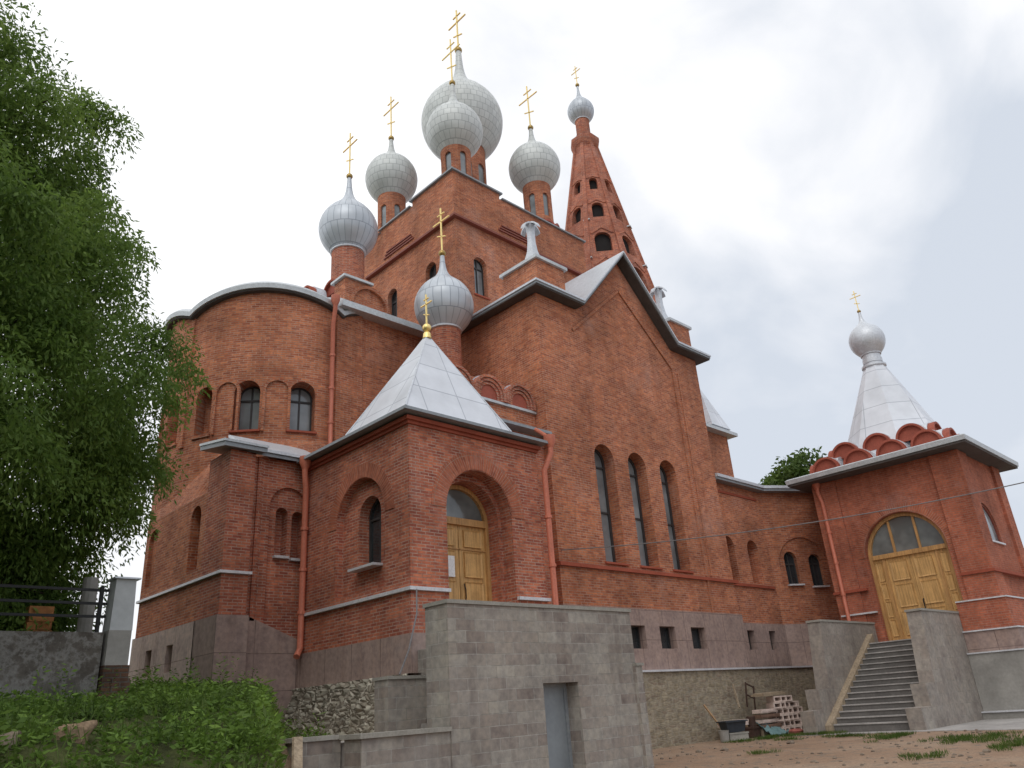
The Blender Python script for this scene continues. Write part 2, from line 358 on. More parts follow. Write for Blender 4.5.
# ------------------------------------------------------------------ ground
def lerp(a, b, t): return a+(b-a)*t
def sstep(a, b, x):
    t = min(1, max(0, (x-a)/(b-a))); return t*t*(3-2*t)
BK = [(-50, -1.6), (3.5, -1.6), (5.5, -1.15), (7.2, -.50), (9, -.02), (10.5, .20), (12, .36), (15, .56), (20, .84), (23, .92), (300, .95)]
def bank(y):
    for (a, za), (b, zb) in zip(BK, BK[1:]):
        if y <= b: return lerp(za, zb, sstep(0, 1, (y-a)/(b-a))*.35+.65*max(0, (y-a)/(b-a)))
    return .95
def soil(x, y):
    return 1-sstep(.505*y, .505*y+.7, x) if y < 19 else 1-sstep(9.6, 10.6, x)
def hgt(x, y):
    flat = -1.6+.35*sstep(2, 9, math.hypot(x, y))
    low = lerp(flat, -.40, sstep(11.55, 11.8, y)*(1-sstep(10.5, 10.9, x)))     # hollow between the low wall and the foundation
    k = soil(x, y); h = lerp(low, bank(y), k)
    if k > .3 and y > 6: h += (.06*math.sin(x*2.1+y)*math.sin(y*1.7-.6*x)+.035*math.sin(5*x)*math.sin(4*y+1)+.02*math.sin(11*x+y)*math.sin(9*y))
    if y > 15.25 and x < 4.85: h = lerp(h, 1.70, sstep(15.25, 15.4, y))
    return h
xs = np.unique(np.concatenate([np.linspace(-600, -20, 10), np.linspace(-20, -6, 15), np.linspace(-6, 12, 73), np.linspace(12, 40, 57), np.linspace(40, 90, 15), np.linspace(90, 900, 10)]))
ys = np.unique(np.concatenate([np.linspace(-300, -10, 8), np.linspace(-10, 3, 14), np.linspace(3, 24, 85), np.linspace(24, 60, 15), np.linspace(60, 900, 12)]))
vv = [(x, y, hgt(x, y)) for y in ys for x in xs]; nx = len(xs)
ff = [(j*nx+i, j*nx+i+1, (j+1)*nx+i+1, (j+1)*nx+i) for j in range(len(ys)-1) for i in range(nx-1)]
me = bpy.data.meshes.new('ground'); me.from_pydata(vv, [], ff); me.update()
at = me.attributes.new('soil', 'FLOAT', 'POINT'); at.data.foreach_set('value', [soil(v[0], v[1]) for v in vv])
g = link('ground', me, 'earth', None, 60); tag(g, kind='structure')
b = B()
b.prism([(21.3, 4.), (23.5, 5.6), (24.4, 9.), (24.2, 12.9), (24.6, 15.2), (40., 15.2), (40., -2.), (24., -2.)], -1.30, -1.236)
tag(b.make('pavement', 'paving'), kind='structure')

# ------------------------------------------------------------------ the church
CH = thing('church', (21.8, 24.6, -1.25), 'large red brick church with silver onion domes, gilded crosses and a tent bell tower', 'church')
def part(b, name, mat, parent=CH, **kw): return b.make(name, mat, parent, **kw)
def window(wall, u, wd, z0, zt, depth, parent, fm='frame_dark', gm='glass', mull=True, sill=None, bars=(), blind=None, fw=.05, rise=None, name='window'):
    o = arch(u, wd-.004, z0+.002, zt-.002, rise=rise); i = arch(u, wd-2*fw, z0+fw, zt-fw, rise=None if rise is None else rise-fw*.5)
    b = B(); frame(b, wall, o, i, -depth-.03, -depth+.04)
    if mull: solid(b, wall, [(u-.025, z0+fw), (u+.025, z0+fw), (u+.025, zt-fw-.01), (u-.025, zt-fw-.01)], -depth-.02, -depth+.03)
    for z in bars: solid(b, wall, [(u-wd/2+fw, z-.03), (u+wd/2-fw, z-.03), (u+wd/2-fw, z+.03), (u-wd/2+fw, z+.03)], -depth-.018, -depth+.034)
    wn = b.make(name, fm, parent)
    p = B(); solid(p, wall, arch(u, wd-.06, z0+.03, zt-.03, rise=None if rise is None else rise-.03), -depth-.034, -depth-.01); p.make('pane', gm, wn)
    if blind:
        p = B(); solid(p, wall, [(u+a, z) for a, z in ((blind[0], blind[2]), (blind[1], blind[2]), (blind[1], blind[3]), (blind[0], blind[3]))], -depth-.009, -depth-.005); p.make('window_blind', 'curtain', wn)
    if sill:
        s = B(); s.obox((wall.p[0], wall.p[1]), wall.t, wall.n, u-wd/2-.07, u+wd/2+.07, -depth+.02, .07, z0-.05, z0+.012); s.make('sill', sill, wn)
    return wn
def cutter(wall, *outs):
    """outs: (outline, depth) -> separate cutter solids"""
    c = []
    for o, d in outs:
        b = B(); solid(b, wall, o, .6, -d); c.append(b)
    return c
def joined(wall, outs):
    b = B()
    for o, d in outs: solid(b, wall, o, .6, -d)
    return b
# ---- main apse: half round tower of wall, windows every 20 degrees
AX0, AY0, AR = 12.5, 24.3, 3.9
def apsewall(a, r=AR): return W(AX0+r*math.cos(R_(a)), AY0+r*math.sin(R_(a)), (math.cos(R_(a)), math.sin(R_(a))))
def auv(c, n, pc):
    a = math.atan2(c.y-AY0, c.x-AX0)
    if abs(n.z) > .85: return c.x, c.y
    return a*AR, c.z
b = B(); b.prism(circ(AX0, AY0, AR, 120), -1.5, 13.2)
cut = []
for a in (145, 165, 185.5, 206): cut.append(joined(apsewall(a), [(arch(0, .58, 8.46, 10.08), .42)]))
for a in (227.2, 252): cut.append(joined(apsewall(a), [(arch(0, .80, 8.44, 10.12), .62)]))
def wave(x, y):
    a = math.degrees(math.atan2(y-AY0, x-AX0)) % 360
    return .62*abs(math.sin(math.pi*(a-194.5)/75.5))**.7-.42
me = carve(b, cut)
for v in me.vertices:
    if v.co.z > 13.1: v.co.z += wave(v.co.x, v.co.y)+.05
link('apse', me, 'brick', CH, 25, auv)
for a in (227.2, 252): window(apsewall(a), 0, .80, 8.44, 10.12, .54, CH, 'frame_dark', 'glass_pale', True, 'brick_paint', (9.62,))
for a in (165, 185.5, 206):
    b = B(); wl = apsewall(a); b.obox(wl.p, wl.t, wl.n, -.34, .34, -.38, .05, 8.38, 8.465); part(b, 'sill', 'brick')
for a in (175, 218, 240.5):
    b = B(); wl = apsewall(a); arcband(b, wl, 0, .34, .42, 9.75, -.06, .055, 12, 1.35); part(b, 'blind_arch', 'brick')
b = B(); wl = apsewall(194.5); b.obox(wl.p, wl.t, wl.n, -.09, .09, -.1, .06, 8.2, 12.7); part(b, 'pilaster', 'brick')
def eave(prof, name, mat):
    b = B(); b.lathe(AX0, AY0, prof, 120, False); me = b.fin()
    for v in me.vertices:
        r = math.hypot(v.co.x-AX0, v.co.y-AY0); v.co.z += wave(v.co.x, v.co.y)*sstep(1., AR-.3, r)
    return link(name, me, mat, CH, 30)
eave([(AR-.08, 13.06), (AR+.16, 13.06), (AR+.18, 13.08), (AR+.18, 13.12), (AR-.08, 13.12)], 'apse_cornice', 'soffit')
eave([(AR-.08, 13.125), (AR+.24, 13.125), (AR+.26, 13.28), (AR+.14, 13.40), (2.6, 13.9), (.05, 14.2)], 'apse_roof', 'fascia_lt')
EW = W(8.5, 0, (-1, 0))
b = B(); b.box(8.5, 9.3, 20.3, 24.75, -1.4, 6.1)
link('apse_wall', carve(b, [joined(EW, [(arch(-21.13, .66, 4.08, 5.86), .40), (arch(-24.15, .66, 4.10, 5.80), .40)]), joined(EW, [([(u-.24, 1.55), (u+.24, 1.55), (u+.24, 2.28), (u-.24, 2.28)], .4) for u in (-21.95, -23.4)])]), 'brick', CH)
b = B(); lo, hi = [], []
for k in range(23):
    y = 20.3+4.45*k/22; x = AX0-math.sqrt(max(0, AR**2-(y-AY0)**2)); lo.append((8.5, y, 6.1)); hi.append((max(8.5, x+.04), y, 6.1+min(2.1, .35+1.6*(x-8.5))))
b.loft([lo, hi, [(x+.6, y, z-.4) for x, y, z in hi], [(9.2, y, 5.7) for x, y, z in lo]], False, False); part(b, 'wall_slope', 'brick')
b = B(); b.box(8.42, 8.6, 20.5, 24.8, 3.71, 3.78); part(b, 'string_course', 'ledge_metal')
b = B(); b.box(8.44, 8.8, 20.45, 24.79, -1.4, 2.70)
link('plinth', carve(b, [joined(EW, [([(u-.22, 1.57), (u+.22, 1.57), (u+.22, 2.26), (u-.22, 2.26)], .5) for u in (-21.95, -23.4)])]), 'plinth_lit', CH)
for u in (-21.95, -23.4):
    b = B(); solid(b, EW, [(u-.24, 1.56), (u+.24, 1.56), (u+.24, 2.27), (u-.24, 2.27)], -.34, -.24); part(b, 'basement_vent', 'dark')
# ---- nave
b = B(); b.box(12.3, 36.8, 20.4, 28.8, -1.4, 13.2); part(b, 'nave_wall', 'brick')
b = B(); b.box(12.3, 13.3, 20.30, 20.41, -1.4, 13.1); part(b, 'pilaster', 'brick')
b = B()
b.loft([[(x, 19.95, 12.97), (x, 19.95, 13.2), (x, 20.3, 13.42), (x, 24.6, 15.2), (x, 28.9, 13.42), (x, 29.2, 13.2), (x, 29.2, 12.97)] for x in (12.28, 17.3)]); part(b, 'nave_roof', 'fascia_lt')
b = B()
b.loft([[(x, 19.95, 13.02), (x, 19.95, 13.2), (x, 20.3, 13.42), (x, 24.6, 14.6), (x, 28.9, 13.42), (x, 29.2, 13.2), (x, 29.2, 13.02)] for x in (26.6, 37.2)]); part(b, 'nave_roof', 'fascia_lt')
b = B(); b.loft([[(35.2, 20.2, 13.43), (37., 20.2, 13.43), (37., 22.2, 13.43), (35.2, 22.2, 13.43)], [(36., 21.1, 16.0), (36.05, 21.1, 16.0), (36.05, 21.15, 16.0), (36., 21.15, 16.0)]]); part(b, 'pyramid_roof', 'tin')
# east corner pillar, half zakomara beside it
b = B(); b.box(12.58, 13.6, 20.32, 21.0, 13.1, 14.32); part(b, 'corner_pillar', 'brick')
b = B(); b.box(12.48, 13.7, 20.22, 21.1, 14.322, 14.41); part(b, 'pillar_cap', 'fascia_lt')
def gable_disc(wall, u, r, zb, depth, parent, mat='brick', rim='brick_paint', metal='tin_plain', rings=1, leg=.0):
    """a kokoshnik: round headed gable with a rim and a barrel of sheet metal behind it"""
    b = B(); solid(b, wall, arch(u, 2*r, zb, zb+r+leg, 16), -.12, 0.); k = b.make('kokoshnik', mat, parent)
    b = B()
    for q in range(rings):
        arcband(b, wall, u, r*(1-.17*(q+1))+.02 if rings > 1 else r*.86, r*(1-.17*q)*1.0+.004, zb+leg, -.06, .12-.04*q, 16, leg)
    b.make('kokoshnik_rim', rim, k)
    b = B(); solid(b, wall, arch(u, 2*r+.07, zb, zb+r+leg+.035, 16), -depth, -.121); b.make('kokoshnik_roof', metal, k)
    return k
gable_disc(W(13.6, 20.37, (0, -1)), 0, .82, 13.42, .9, CH, 'brick', 'brick')
# left dome base and small gables
b = B(); b.box(13.5, 15.1, 22.0, 23.6, 13.3, 14.9); part(b, 'drum_base', 'brick')
for i, (x, y, r, z) in enumerate(((12.95, 21.75, .52, 14.45), (12.9, 22.75, .50, 14.5), (12.2, 22.2, .45, 14.2))):
    gable_disc(W(x, y, (-1, 0)), 0, r, z, .5, CH, 'kok', 'brick_paint')
# ---- transept with the gabled south front
b = B(); prof = [(17.0, -1.4), (26.5, -1.4), (26.5, 13.0), (24.75, 13.0), (21.82, 16.05), (19.0, 13.0), (17.0, 13.0)]
b.loft([[(x, 15.5, z) for x, z in prof], [(x, 20.45, z) for x, z in prof]])
SF = W(0, 15.5, (0, -1))
FW = [(19.67, 4.11, 8.08), (21.45, 4.11, 8.09), (23.28, 4.11, 8.12)]
me = carve(b, [joined(SF, [(arch(u, 1.02, z0, zt), .50) for u, z0, zt in FW]), joined(SF, [([(u-.45, 1.5), (u+.45, 1.5), (u+.45, 2.27), (u-.45, 2.27)], .4) for u in (20.2, 21.8, 23.55)])]); link('transept_wall', me, 'brick', CH)
for u, z0, zt in FW: window(SF, u, 1.02, z0, zt, .46, CH, 'frame_dark', 'glass_pale', True, 'brick_paint', (5.85, 7.4), None, .10)
# raised outline on the gable
def bandline(b, wall, pts, wd, d0, d1):
    for (u0, z0), (u1, z1) in zip(pts, pts[1:]):
        l = math.hypot(u1-u0, z1-z0); a, c = (u1-u0)/l, (z1-z0)/l; px, pz = -c*wd/2, a*wd/2
        solid(b, wall, [(u0+px, z0+pz), (u1+px, z1+pz), (u1-px, z1-pz), (u0-px, z0-pz)], d0, d1)
b = B(); bandline(b, SF, [(18.72, 12.1), (21.70, 14.70), (24.62, 12.12), (24.68, 4.02)], .11, -.04, .055); part(b, 'gable_moulding', 'brick')
b = B(); bandline(b, SF, [(24.98, 12.0), (25.02, 4.02)], .09, -.04, .05); part(b, 'gable_moulding', 'brick')
b = B(); b.box(16.94, 26.7, 15.40, 15.6, 3.86, 3.97); part(b, 'string_course', 'brick_paint')
b = B(); b.box(24.66, 24.78, 15.452, 15.6, 2.7, 3.86); part(b, 'pilaster', 'brick')
# transept roof: one shell following the shouldered gable, dark soffit, pale edge
rp = [(16.62, 13.02), (19.05, 13.02), (21.82, 16.12), (24.70, 13.02), (27.0, 13.02)]
def shell(b, pts, y0, y1, t0, t1):
    lo = [(x, z+t0) for x, z in pts]; hi = [(x, z+t1) for x, z in pts][::-1]
    o = lo+hi
    return b.loft([[(x, y0, z) for x, z in o], [(x, y1, z) for x, z in o]])
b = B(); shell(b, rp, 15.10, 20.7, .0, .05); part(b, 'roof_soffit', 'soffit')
b = B(); shell(b, rp, 15.06, 20.72, .052, .13); part(b, 'transept_roof', 'fascia'); 
b = B(); shell(b, [(16.58, 13.02), (19.04, 13.02), (21.82, 16.12), (24.71, 13.02), (27.04, 13.02)], 15.03, 20.74, .133, .21); part(b, 'transept_roof', 'tin_plain')
# corner pedestals with tapered metal posts and curved hoods
for (x0, x1) in ((17.32, 18.75), (25.25, 26.62)):
    b = B(); b.box(x0, x1, 15.62, 17.3, 12.9, 14.55); part(b, 'corner_pedestal', 'brick')
    cx, cy = (x0+x1)/2, 16.4
    b = B(); e = .10
    b.loft([[(x0-e, 15.52, 14.55), (x1+e, 15.52, 14.55), (x1+e, 17.4, 14.55), (x0-e, 17.4, 14.55)], [(x0-e, 15.52, 14.67), (x1+e, 15.52, 14.67), (x1+e, 17.4, 14.67), (x0-e, 17.4, 14.67)],
            [(cx-.2, cy-.2, 15.0), (cx+.2, cy-.2, 15.0), (cx+.2, cy+.2, 15.0), (cx-.2, cy+.2, 15.0)]]); part(b, 'pedestal_cap', 'fascia_lt')
    b = B()
    b.loft([[(cx+sx*r, cy+sy*r, z) for sx, sy in ((-1, -1), (1, -1), (1, 1), (-1, 1))] for r, z in ((.31, 14.9), (.22, 15.15), (.14, 15.5), (.105, 15.9), (.11, 16.4), (.14, 16.62))])
    post = part(b, 'metal_post', 'tin_plain')
    b = B()
    for ax in (0, 1):
        cv = [(-.40, 16.45), (-.32, 16.60), (-.17, 16.70), (0, 16.74), (.17, 16.70), (.32, 16.60), (.40, 16.45)]
        low = [(u, z-.07) for u, z in cv][::-1]; o = cv+low
        h = .11 if ax == 0 else .109
        b.loft([[(cx+u, cy+s*h, z) if ax == 0 else (cx+s*h, cy+u, z+.003) for u, z in o] for s in (-1, 1)])
    b.make('hood', 'tin_plain', post)
# ---- central cube (body, proud attic, mouldings, windows)
SE, EE = W(0, 20.6, (0, -1)), W(18.0, 0, (-1, 0))     # u = x on the south face, u = -y on the east face
b = B(); b.box(18.0, 26.25, 20.6, 28.9, 12.5, 21.40)
cut = [joined(SE, [(arch(19.3, .72, 15.95, 17.85), .30), (arch(22.1, .72, 15.95, 17.85), .30), (arch(24.9, .72, 15.95, 17.85), .30)]),
       joined(EE, [(arch(-22.3, .72, 15.95, 17.95), .30), (arch(-25.1, .72, 15.95, 17.95), .30), (arch(-27.9, .72, 15.95, 17.95), .30)])]
link('central_cube', carve(b, cut), 'brick', CH)
for u in (19.3, 22.1, 24.9): window(SE, u, .72, 15.95, 17.85, .26, CH, 'frame_dark', 'glass_pale', True, 'brick_paint', (17.4,))
for u in (-22.3, -25.1, -27.9): window(EE, u, .72, 15.95, 17.95, .26, CH, 'frame_dark', 'glass', True, None, (17.4,))
b = B(); b.prism([(17.86, 20.46), (26.32, 20.46), (26.32, 20.75), (18.2, 20.75), (18.2, 25.8), (17.86, 25.8)], 19.42, 21.38); part(b, 'attic', 'brick')
b = B(); b.prism([(17.855, 20.455), (20.6, 20.455), (20.6, 20.8), (18.25, 20.8), (18.25, 23.3), (17.855, 23.3)], 21.38, 21.62); part(b, 'attic', 'brick')
b = B()
b.prism([(17.74, 20.34), (20.72, 20.34), (20.72, 20.9), (18.3, 20.9), (18.3, 23.42), (17.74, 23.42)], 21.621, 21.70)
b.prism([(20.72, 20.36), (26.42, 20.36), (26.42, 20.9), (20.72, 20.9)], 21.381, 21.45); b.prism([(17.76, 23.42), (18.3, 23.42), (18.3, 25.9), (17.76, 25.9)], 21.381, 21.45)
part(b, 'attic_coping', 'fascia')
b = B(); b.prism([(17.80, 20.40), (26.34, 20.40), (26.34, 20.7), (18.1, 20.7), (18.1, 27.0), (17.80, 27.0)], 19.30, 19.40); part(b, 'string_course', 'frame_red')
b = B()
for k, z in enumerate((19.62, 19.76, 19.90)):
    b = B(); b.box(20.4+.1*k, 22.7-.1*k, 20.40, 20.47, z, z+.06); part(b, 'attic_moulding', 'frame_red')
    b = B(); b.box(17.80, 17.87, 23.25+.1*k, 25.5-.1*k, z, z+.06); part(b, 'attic_moulding', 'frame_red')
b = B(); b.loft([[(17.9, 20.5, 21.42), (26.3, 20.5, 21.42), (26.3, 28.95, 21.42), (17.9, 28.95, 21.42)], [(20.9, 23.3, 23.1), (23.5, 23.3, 23.1), (23.5, 25.7, 23.1), (20.9, 25.7, 23.1)]]); part(b, 'central_roof', 'tin_plain')
# ---- onion domes
ON = [(.53, -.93), (.66, -.79), (.83, -.57), (.95, -.31), (1, 0), (.97, .26), (.88, .50), (.72, .74), (.51, .92), (.31, 1.09), (.18, 1.28), (.115, 1.5), (.085, 1.75), (.07, 2.0)]
def catmull(P, n=4):
    out = []
    for i in range(len(P)-1):
        p0, p1, p2, p3 = P[max(i-1, 0)], P[i], P[i+1], P[min(i+2, len(P)-1)]
        for k in range(n):
            t = k/n
            out.append(tuple(.5*((2*b_)+(-a+c)*t+(2*a-5*b_+4*c-d)*t*t+(-a+3*b_-3*c+d)*t**3) for a, b_, c, d in zip(p0, p1, p2, p3)))
    return out+[P[-1]]
def cross(b, cx, cy, z0, z1, s=1.):
    """three-barred cross, bars along Y"""
    h = z1-z0; r = .014*s+.0050*h; 
    def bar(y0, z0_, y1, z1_, w_):
        l = math.hypot(y1-y0, z1_-z0_); a, c = (y1-y0)/l, (z1_-z0_)/l
        o = [(y0-c*w_, z0_+a*w_), (y1-c*w_, z1_+a*w_), (y1+c*w_, z1_-a*w_), (y0+c*w_, z0_-a*w_)]
        b.loft([[(cx-.028*s, cy+y, z) for y, z in o], [(cx+.028*s, cy+y, z) for y, z in o]])
    bar(0, z0, 0, z1, r)
    L = .235*h
    zc = z0+.70*h; bar(-L, zc, L, zc, r*.92)
    zc2 = z0+.86*h; bar(-L*.4, zc2, L*.4, zc2, r*.8)
    zc3 = z0+.36*h; bar(-L*.5, zc3-.05*h, L*.5, zc3+.05*h, r*.8)
    for y, z in ((-L, zc), (L, zc), (0, z1), (-L*.4, zc2), (L*.4, zc2)): b.sphere((cx, cy+y, z), r*1.45, 8)
    for z in (z0+.18*h, z0+.5*h): b.sphere((cx, cy, z), r*1.3, 8)
def onion(cx, cy, R, zm, zball, ztop, drumR, drumz, mat='dome', parent=CH, drumbrick='brick', wins=6, seg=48, koks=8, wphase=0., wz=None, cs=1., zbot=None, balls=.10):
    k = (zball-zm)/R/2.0*1.0
    prof = [(r*R, zm+R*(z if z < .73 else .73+(z-.73)*(k*2-.73)/1.27)) for r, z in catmull(ON)]
    b = B(); b.lathe(cx, cy, [(drumR*.9, prof[0][1]+.02)]+prof, seg)
    def fn(c, n, pc):
        a = math.atan2(c.y-cy, c.x-cx); pa = math.atan2(pc.y-cy, pc.x-cx)
        if a-pa > math.pi: a -= 2*math.pi
        if pa-a > math.pi: a += 2*math.pi
        return a/(2*math.pi)*round(2*math.pi*R/.34)*.34, c.z
    d = b.make('onion_dome', mat, parent, 40, fn)
    def drumuv(c, n, pc):
        a = math.atan2(c.y-cy, c.x-cx); pa = math.atan2(pc.y-cy, pc.x-cx)
        if a-pa > math.pi: a -= 2*math.pi
        if pa-a > math.pi: a += 2*math.pi
        return a*drumR, c.z
    b = B(); b.lathe(cx, cy, [(drumR*1.08, drumz), (drumR*1.08, drumz+.2), (drumR, drumz+.22), (drumR, prof[2][1]), (drumR*1.0, zm-.45*R)], 48, True)
    cs_ = []
    if wz:
        for i in range(wins):
            a = wphase+360*i/wins; wl = W(cx+drumR*math.cos(R_(a)), cy+drumR*math.sin(R_(a)), (math.cos(R_(a)), math.sin(R_(a))))
            q = B(); solid(q, wl, arch(0, .32*drumR/.72, wz[0], wz[1], 8), .3, -.16); cs_.append(q)
    me = carve(b, cs_) if cs_ else b.fin()
    link('drum', me, drumbrick, d, 30, drumuv)
    if wz:
        for i in range(wins):
            a = wphase+360*i/wins; wl = W(cx+drumR*math.cos(R_(a)), cy+drumR*math.sin(R_(a)), (math.cos(R_(a)), math.sin(R_(a))))
            q = B(); solid(q, wl, arch(0, .31*drumR/.72, wz[0]+.01, wz[1]-.01, 8), -.15, -.10); q.make('drum_window', 'glass_pale', d)
    if koks == 0:
        q = B(); q.lathe(cx, cy, [(drumR*1.0, prof[0][1]-.03), (drumR+.05, prof[0][1]-.02), (drumR+.06, prof[0][1]+.03), (drumR*.9, prof[0][1]+.04)], 40); q.make('dome_collar', 'tin_plain', d, 30)
    if koks:
        for i in range(koks):
            a = 360*(i+.5)/koks; rr = drumR*1.28; wl = W(cx+rr*math.cos(R_(a)), cy+rr*math.sin(R_(a)), (math.cos(R_(a)), math.sin(R_(a))))
            q = B(); r0 = rr*math.tan(math.pi/koks)*.98
            solid(q, wl, arch(0, 2*r0, drumz-.25, drumz+.25+r0*.9, 10), -.3, 0); arcband(q, wl, 0, r0*.7, r0, drumz+.25-.1*r0, -.02, .06, 10); q.make('drum_gable', 'kok', d)
    q = B(); q.sphere((cx, cy, zball), balls*cs*1.6, 14); q.make('gilt_ball', 'ball', d, 60)
    q = B(); cross(q, cx, cy, zball+.05, ztop, cs); q.make('cross', 'gold', d)
    return d
onion(22.3, 24.55, 2.20, 29.45, 34.75, 37.85, 1.12, 22.9, seg=64, wins=8, wphase=10, wz=(24.7, 26.2), cs=1.35)
for (x, y) in ((19.73, 22.3), (19.73, 27.5), (25.05, 22.1), (25.05, 27.4)):
    onion(x, y, 1.37, 25.92 if (x, y) == (19.73, 22.3) else 26.28, 29.05, 31.95, .725, 21.9, wins=6, wphase=18, wz=(22.9, 24.3), cs=1.)
onion(14.2, 22.75, 1.17, 18.22, 20.9, 23.15, .64, 15.4, 'dome_blue', drumbrick='brick_red', koks=0, cs=.85)
onion(15.4, 18.4, 1.04, 13.2, 15.40, 17.35, .54, 9.4, 'dome_blue', drumbrick='brick_red', koks=0, cs=.85)
# ---- bell tower: brick tent
TX, TY = 33.42, 24.85
def octo(r, ph=22.5): return [(TX+r*math.cos(R_(ph+45*k)), TY+r*math.sin(R_(ph+45*k))) for k in range(8)]
def tr(z): return 3.35-(z-20.5)*(3.35-.74)/(33.9-20.5)
b = B(); b.loft([[(x, y, 13.) for x, y in octo(3.35)], [(x, y, 20.5) for x, y in octo(3.35)], [(x, y, 33.9) for x, y in octo(.74)]])
cuts = []
tw = []
PH = 0
for k in range(8):
    a = 45*k
    for z, wd, h in ((21.9, 1.1, 1.6), (24.4, .98, 1.5), (27.15, .70, 1.2), (29.5, .50, 1.0)):
        r = tr(z+h/2)*math.cos(R_(22.5)); wl = W(TX+r*math.cos(R_(a)), TY+r*math.sin(R_(a)), (math.cos(R_(a)), math.sin(R_(a)))); tw.append((wl, z, wd, h))
        q = B(); solid(q, wl, arch(0, wd, z, z+h, 10), .5, -.42); cuts.append(q)
me = carve(b, cuts); tower = link('bell_tower', me, 'brick_red', CH)
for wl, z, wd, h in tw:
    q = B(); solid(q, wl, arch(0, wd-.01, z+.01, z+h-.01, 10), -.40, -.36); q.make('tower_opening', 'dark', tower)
for (wl, z, wd, h) in tw:
    q = B(); rr = wd/2; o = .10 if h > 1 else .06
    # little pointed gable over each opening
    for s in (-1, 1):
        pts = [(s*(rr+.2), z+h-rr*.2), (0, z+h+rr*.95), (0, z+h+rr*.95-.14), (s*(rr+.08), z+h-rr*.2)]
        if s < 0: pts = pts[::-1]
        dz = lambda zz: .05+.004*s-(zz-z-h/2)*.18
        q.loft([[wl.at(u_, z_, dz(z_)-.3) for u_, z_ in pts], [wl.at(u_, z_, dz(z_)) for u_, z_ in pts]])
    q.make('window_gable', 'brick_red', tower)
q = B()
for k in range(8):
    q = B(); a = 22.5+45*k; c, s_ = math.cos(R_(a)), math.sin(R_(a)); t = (-s_, c)
    L = []
    for z in (14., 20.5, 33.9):
        r = 3.35 if z < 21 else .74; wdt = .17 if z < 30 else .10
        L.append([(TX+c*(r+o)+t[0]*u, TY+s_*(r+o)+t[1]*u, z) for u, o in ((-wdt, -.12), (-wdt, .07), (wdt, .07), (wdt, -.12))])
    q.loft(L); q.make('tower_rib', 'brick_red', tower)
q = B(); q.loft([[(x, y, z) for x, y in octo(r)] for r, z in ((.76, 33.5), (.90, 33.8), (.98, 34.1), (.98, 34.35), (.82, 34.5), (.5, 34.55))]); q.make('tower_cornice', 'brick_red', tower)
q = B()
for k in range(8):
    a = 45*k; wl0 = tw[k*4+0][0]
    if k % 2: continue
    for z in (23.9, 26.9):
        r = tr(z); q.obox((TX+(r-.1)*math.cos(R_(a+22.5)), TY+r*math.sin(R_(a+22.5))), (-math.sin(R_(a+22.5)), math.cos(R_(a+22.5))), (math.cos(R_(a+22.5)), math.sin(R_(a+22.5))), -.20, .20, -.15, .14, z, z+.07)
q.make('tower_flashing', 'fascia_lt', tower)
onion(TX, TY, .90, 36.95, 39.3, 41.0, .46, 34.75, 'dome_blue', drumbrick='brick_red', koks=0, cs=.9)
# ---- side chapel (low): buttress at its corner, two blind niches in an arched panel
SC = W(0, 19.5, (0, -1))
b = B(); b.box(9.2, 11.2, 19.5, 22.6, -1.4, 7.0)
cut = [joined(SC, [(arch(10.42, 1.16, 2.4, 6.25), .10)]), joined(SC, [(arch(10.26, .36, 4.32, 5.68), .42), (arch(10.75, .36, 4.28, 5.62), .42)])]
link('side_chapel_wall', carve(b, cut), 'brick_red', CH)
for u, z in ((10.26, 4.32), (10.75, 4.28)):
    s = B(); s.obox(SC.p, SC.t, SC.n, u-.22, u+.22, -.35, .03, z-.06, z+.01); part(s, 'sill', 'ledge_metal')
b = B(); b.box(8.499, 9.21, 19.22, 20.5, -1.4, 6.99); part(b, 'buttress', 'brick_red')
b = B(); b.box(9.42, 9.55, 19.44, 19.6, 2.6, 6.99); part(b, 'pilaster', 'brick_red')
b = B(); b.box(8.42, 9.28, 19.14, 20.5, 3.71, 3.78); part(b, 'string_course', 'ledge_metal')
b = B(); b.box(8.44, 9.26, 19.16, 20.5, -1.4, 2.70); part(b, 'plinth', 'plinth')
b = B(); b.loft([[(x, 19.44, -1.4), (x, 19.44, z), (x, 19.6, z+.01), (x, 19.6, -1.4)] for x, z in ((9.26, 2.76), (10.95, 2.10))]); part(b, 'plinth', 'plinth')
b = B(); b.loft([[(8.22, 18.98, z), (9.42, 18.98, z), (9.42, 20.6, z+.30), (8.22, 20.6, z+.30)] for z in (6.98, 7.10)]); part(b, 'buttress_roof', 'fascia')
b = B(); b.loft([[(8.19, 18.95, z), (9.45, 18.95, z), (9.45, 20.6, z+.30), (8.19, 20.6, z+.30)] for z in (7.102, 7.17)]); part(b, 'buttress_roof', 'fascia_lt')
b = B(); b.loft([[(9.05, 19.22, z), (11.3, 19.22, z), (11.3, 20.6, z+.75), (9.05, 20.6, z+.75)] for z in (6.96, 7.06)]); part(b, 'side_chapel_roof', 'fascia')
b = B(); b.loft([[(9.0, 19.17, z), (11.3, 19.17, z), (11.3, 20.6, z+.75), (9.0, 20.6, z+.75)] for z in (7.062, 7.15)]); part(b, 'side_chapel_roof', 'tin_plain')
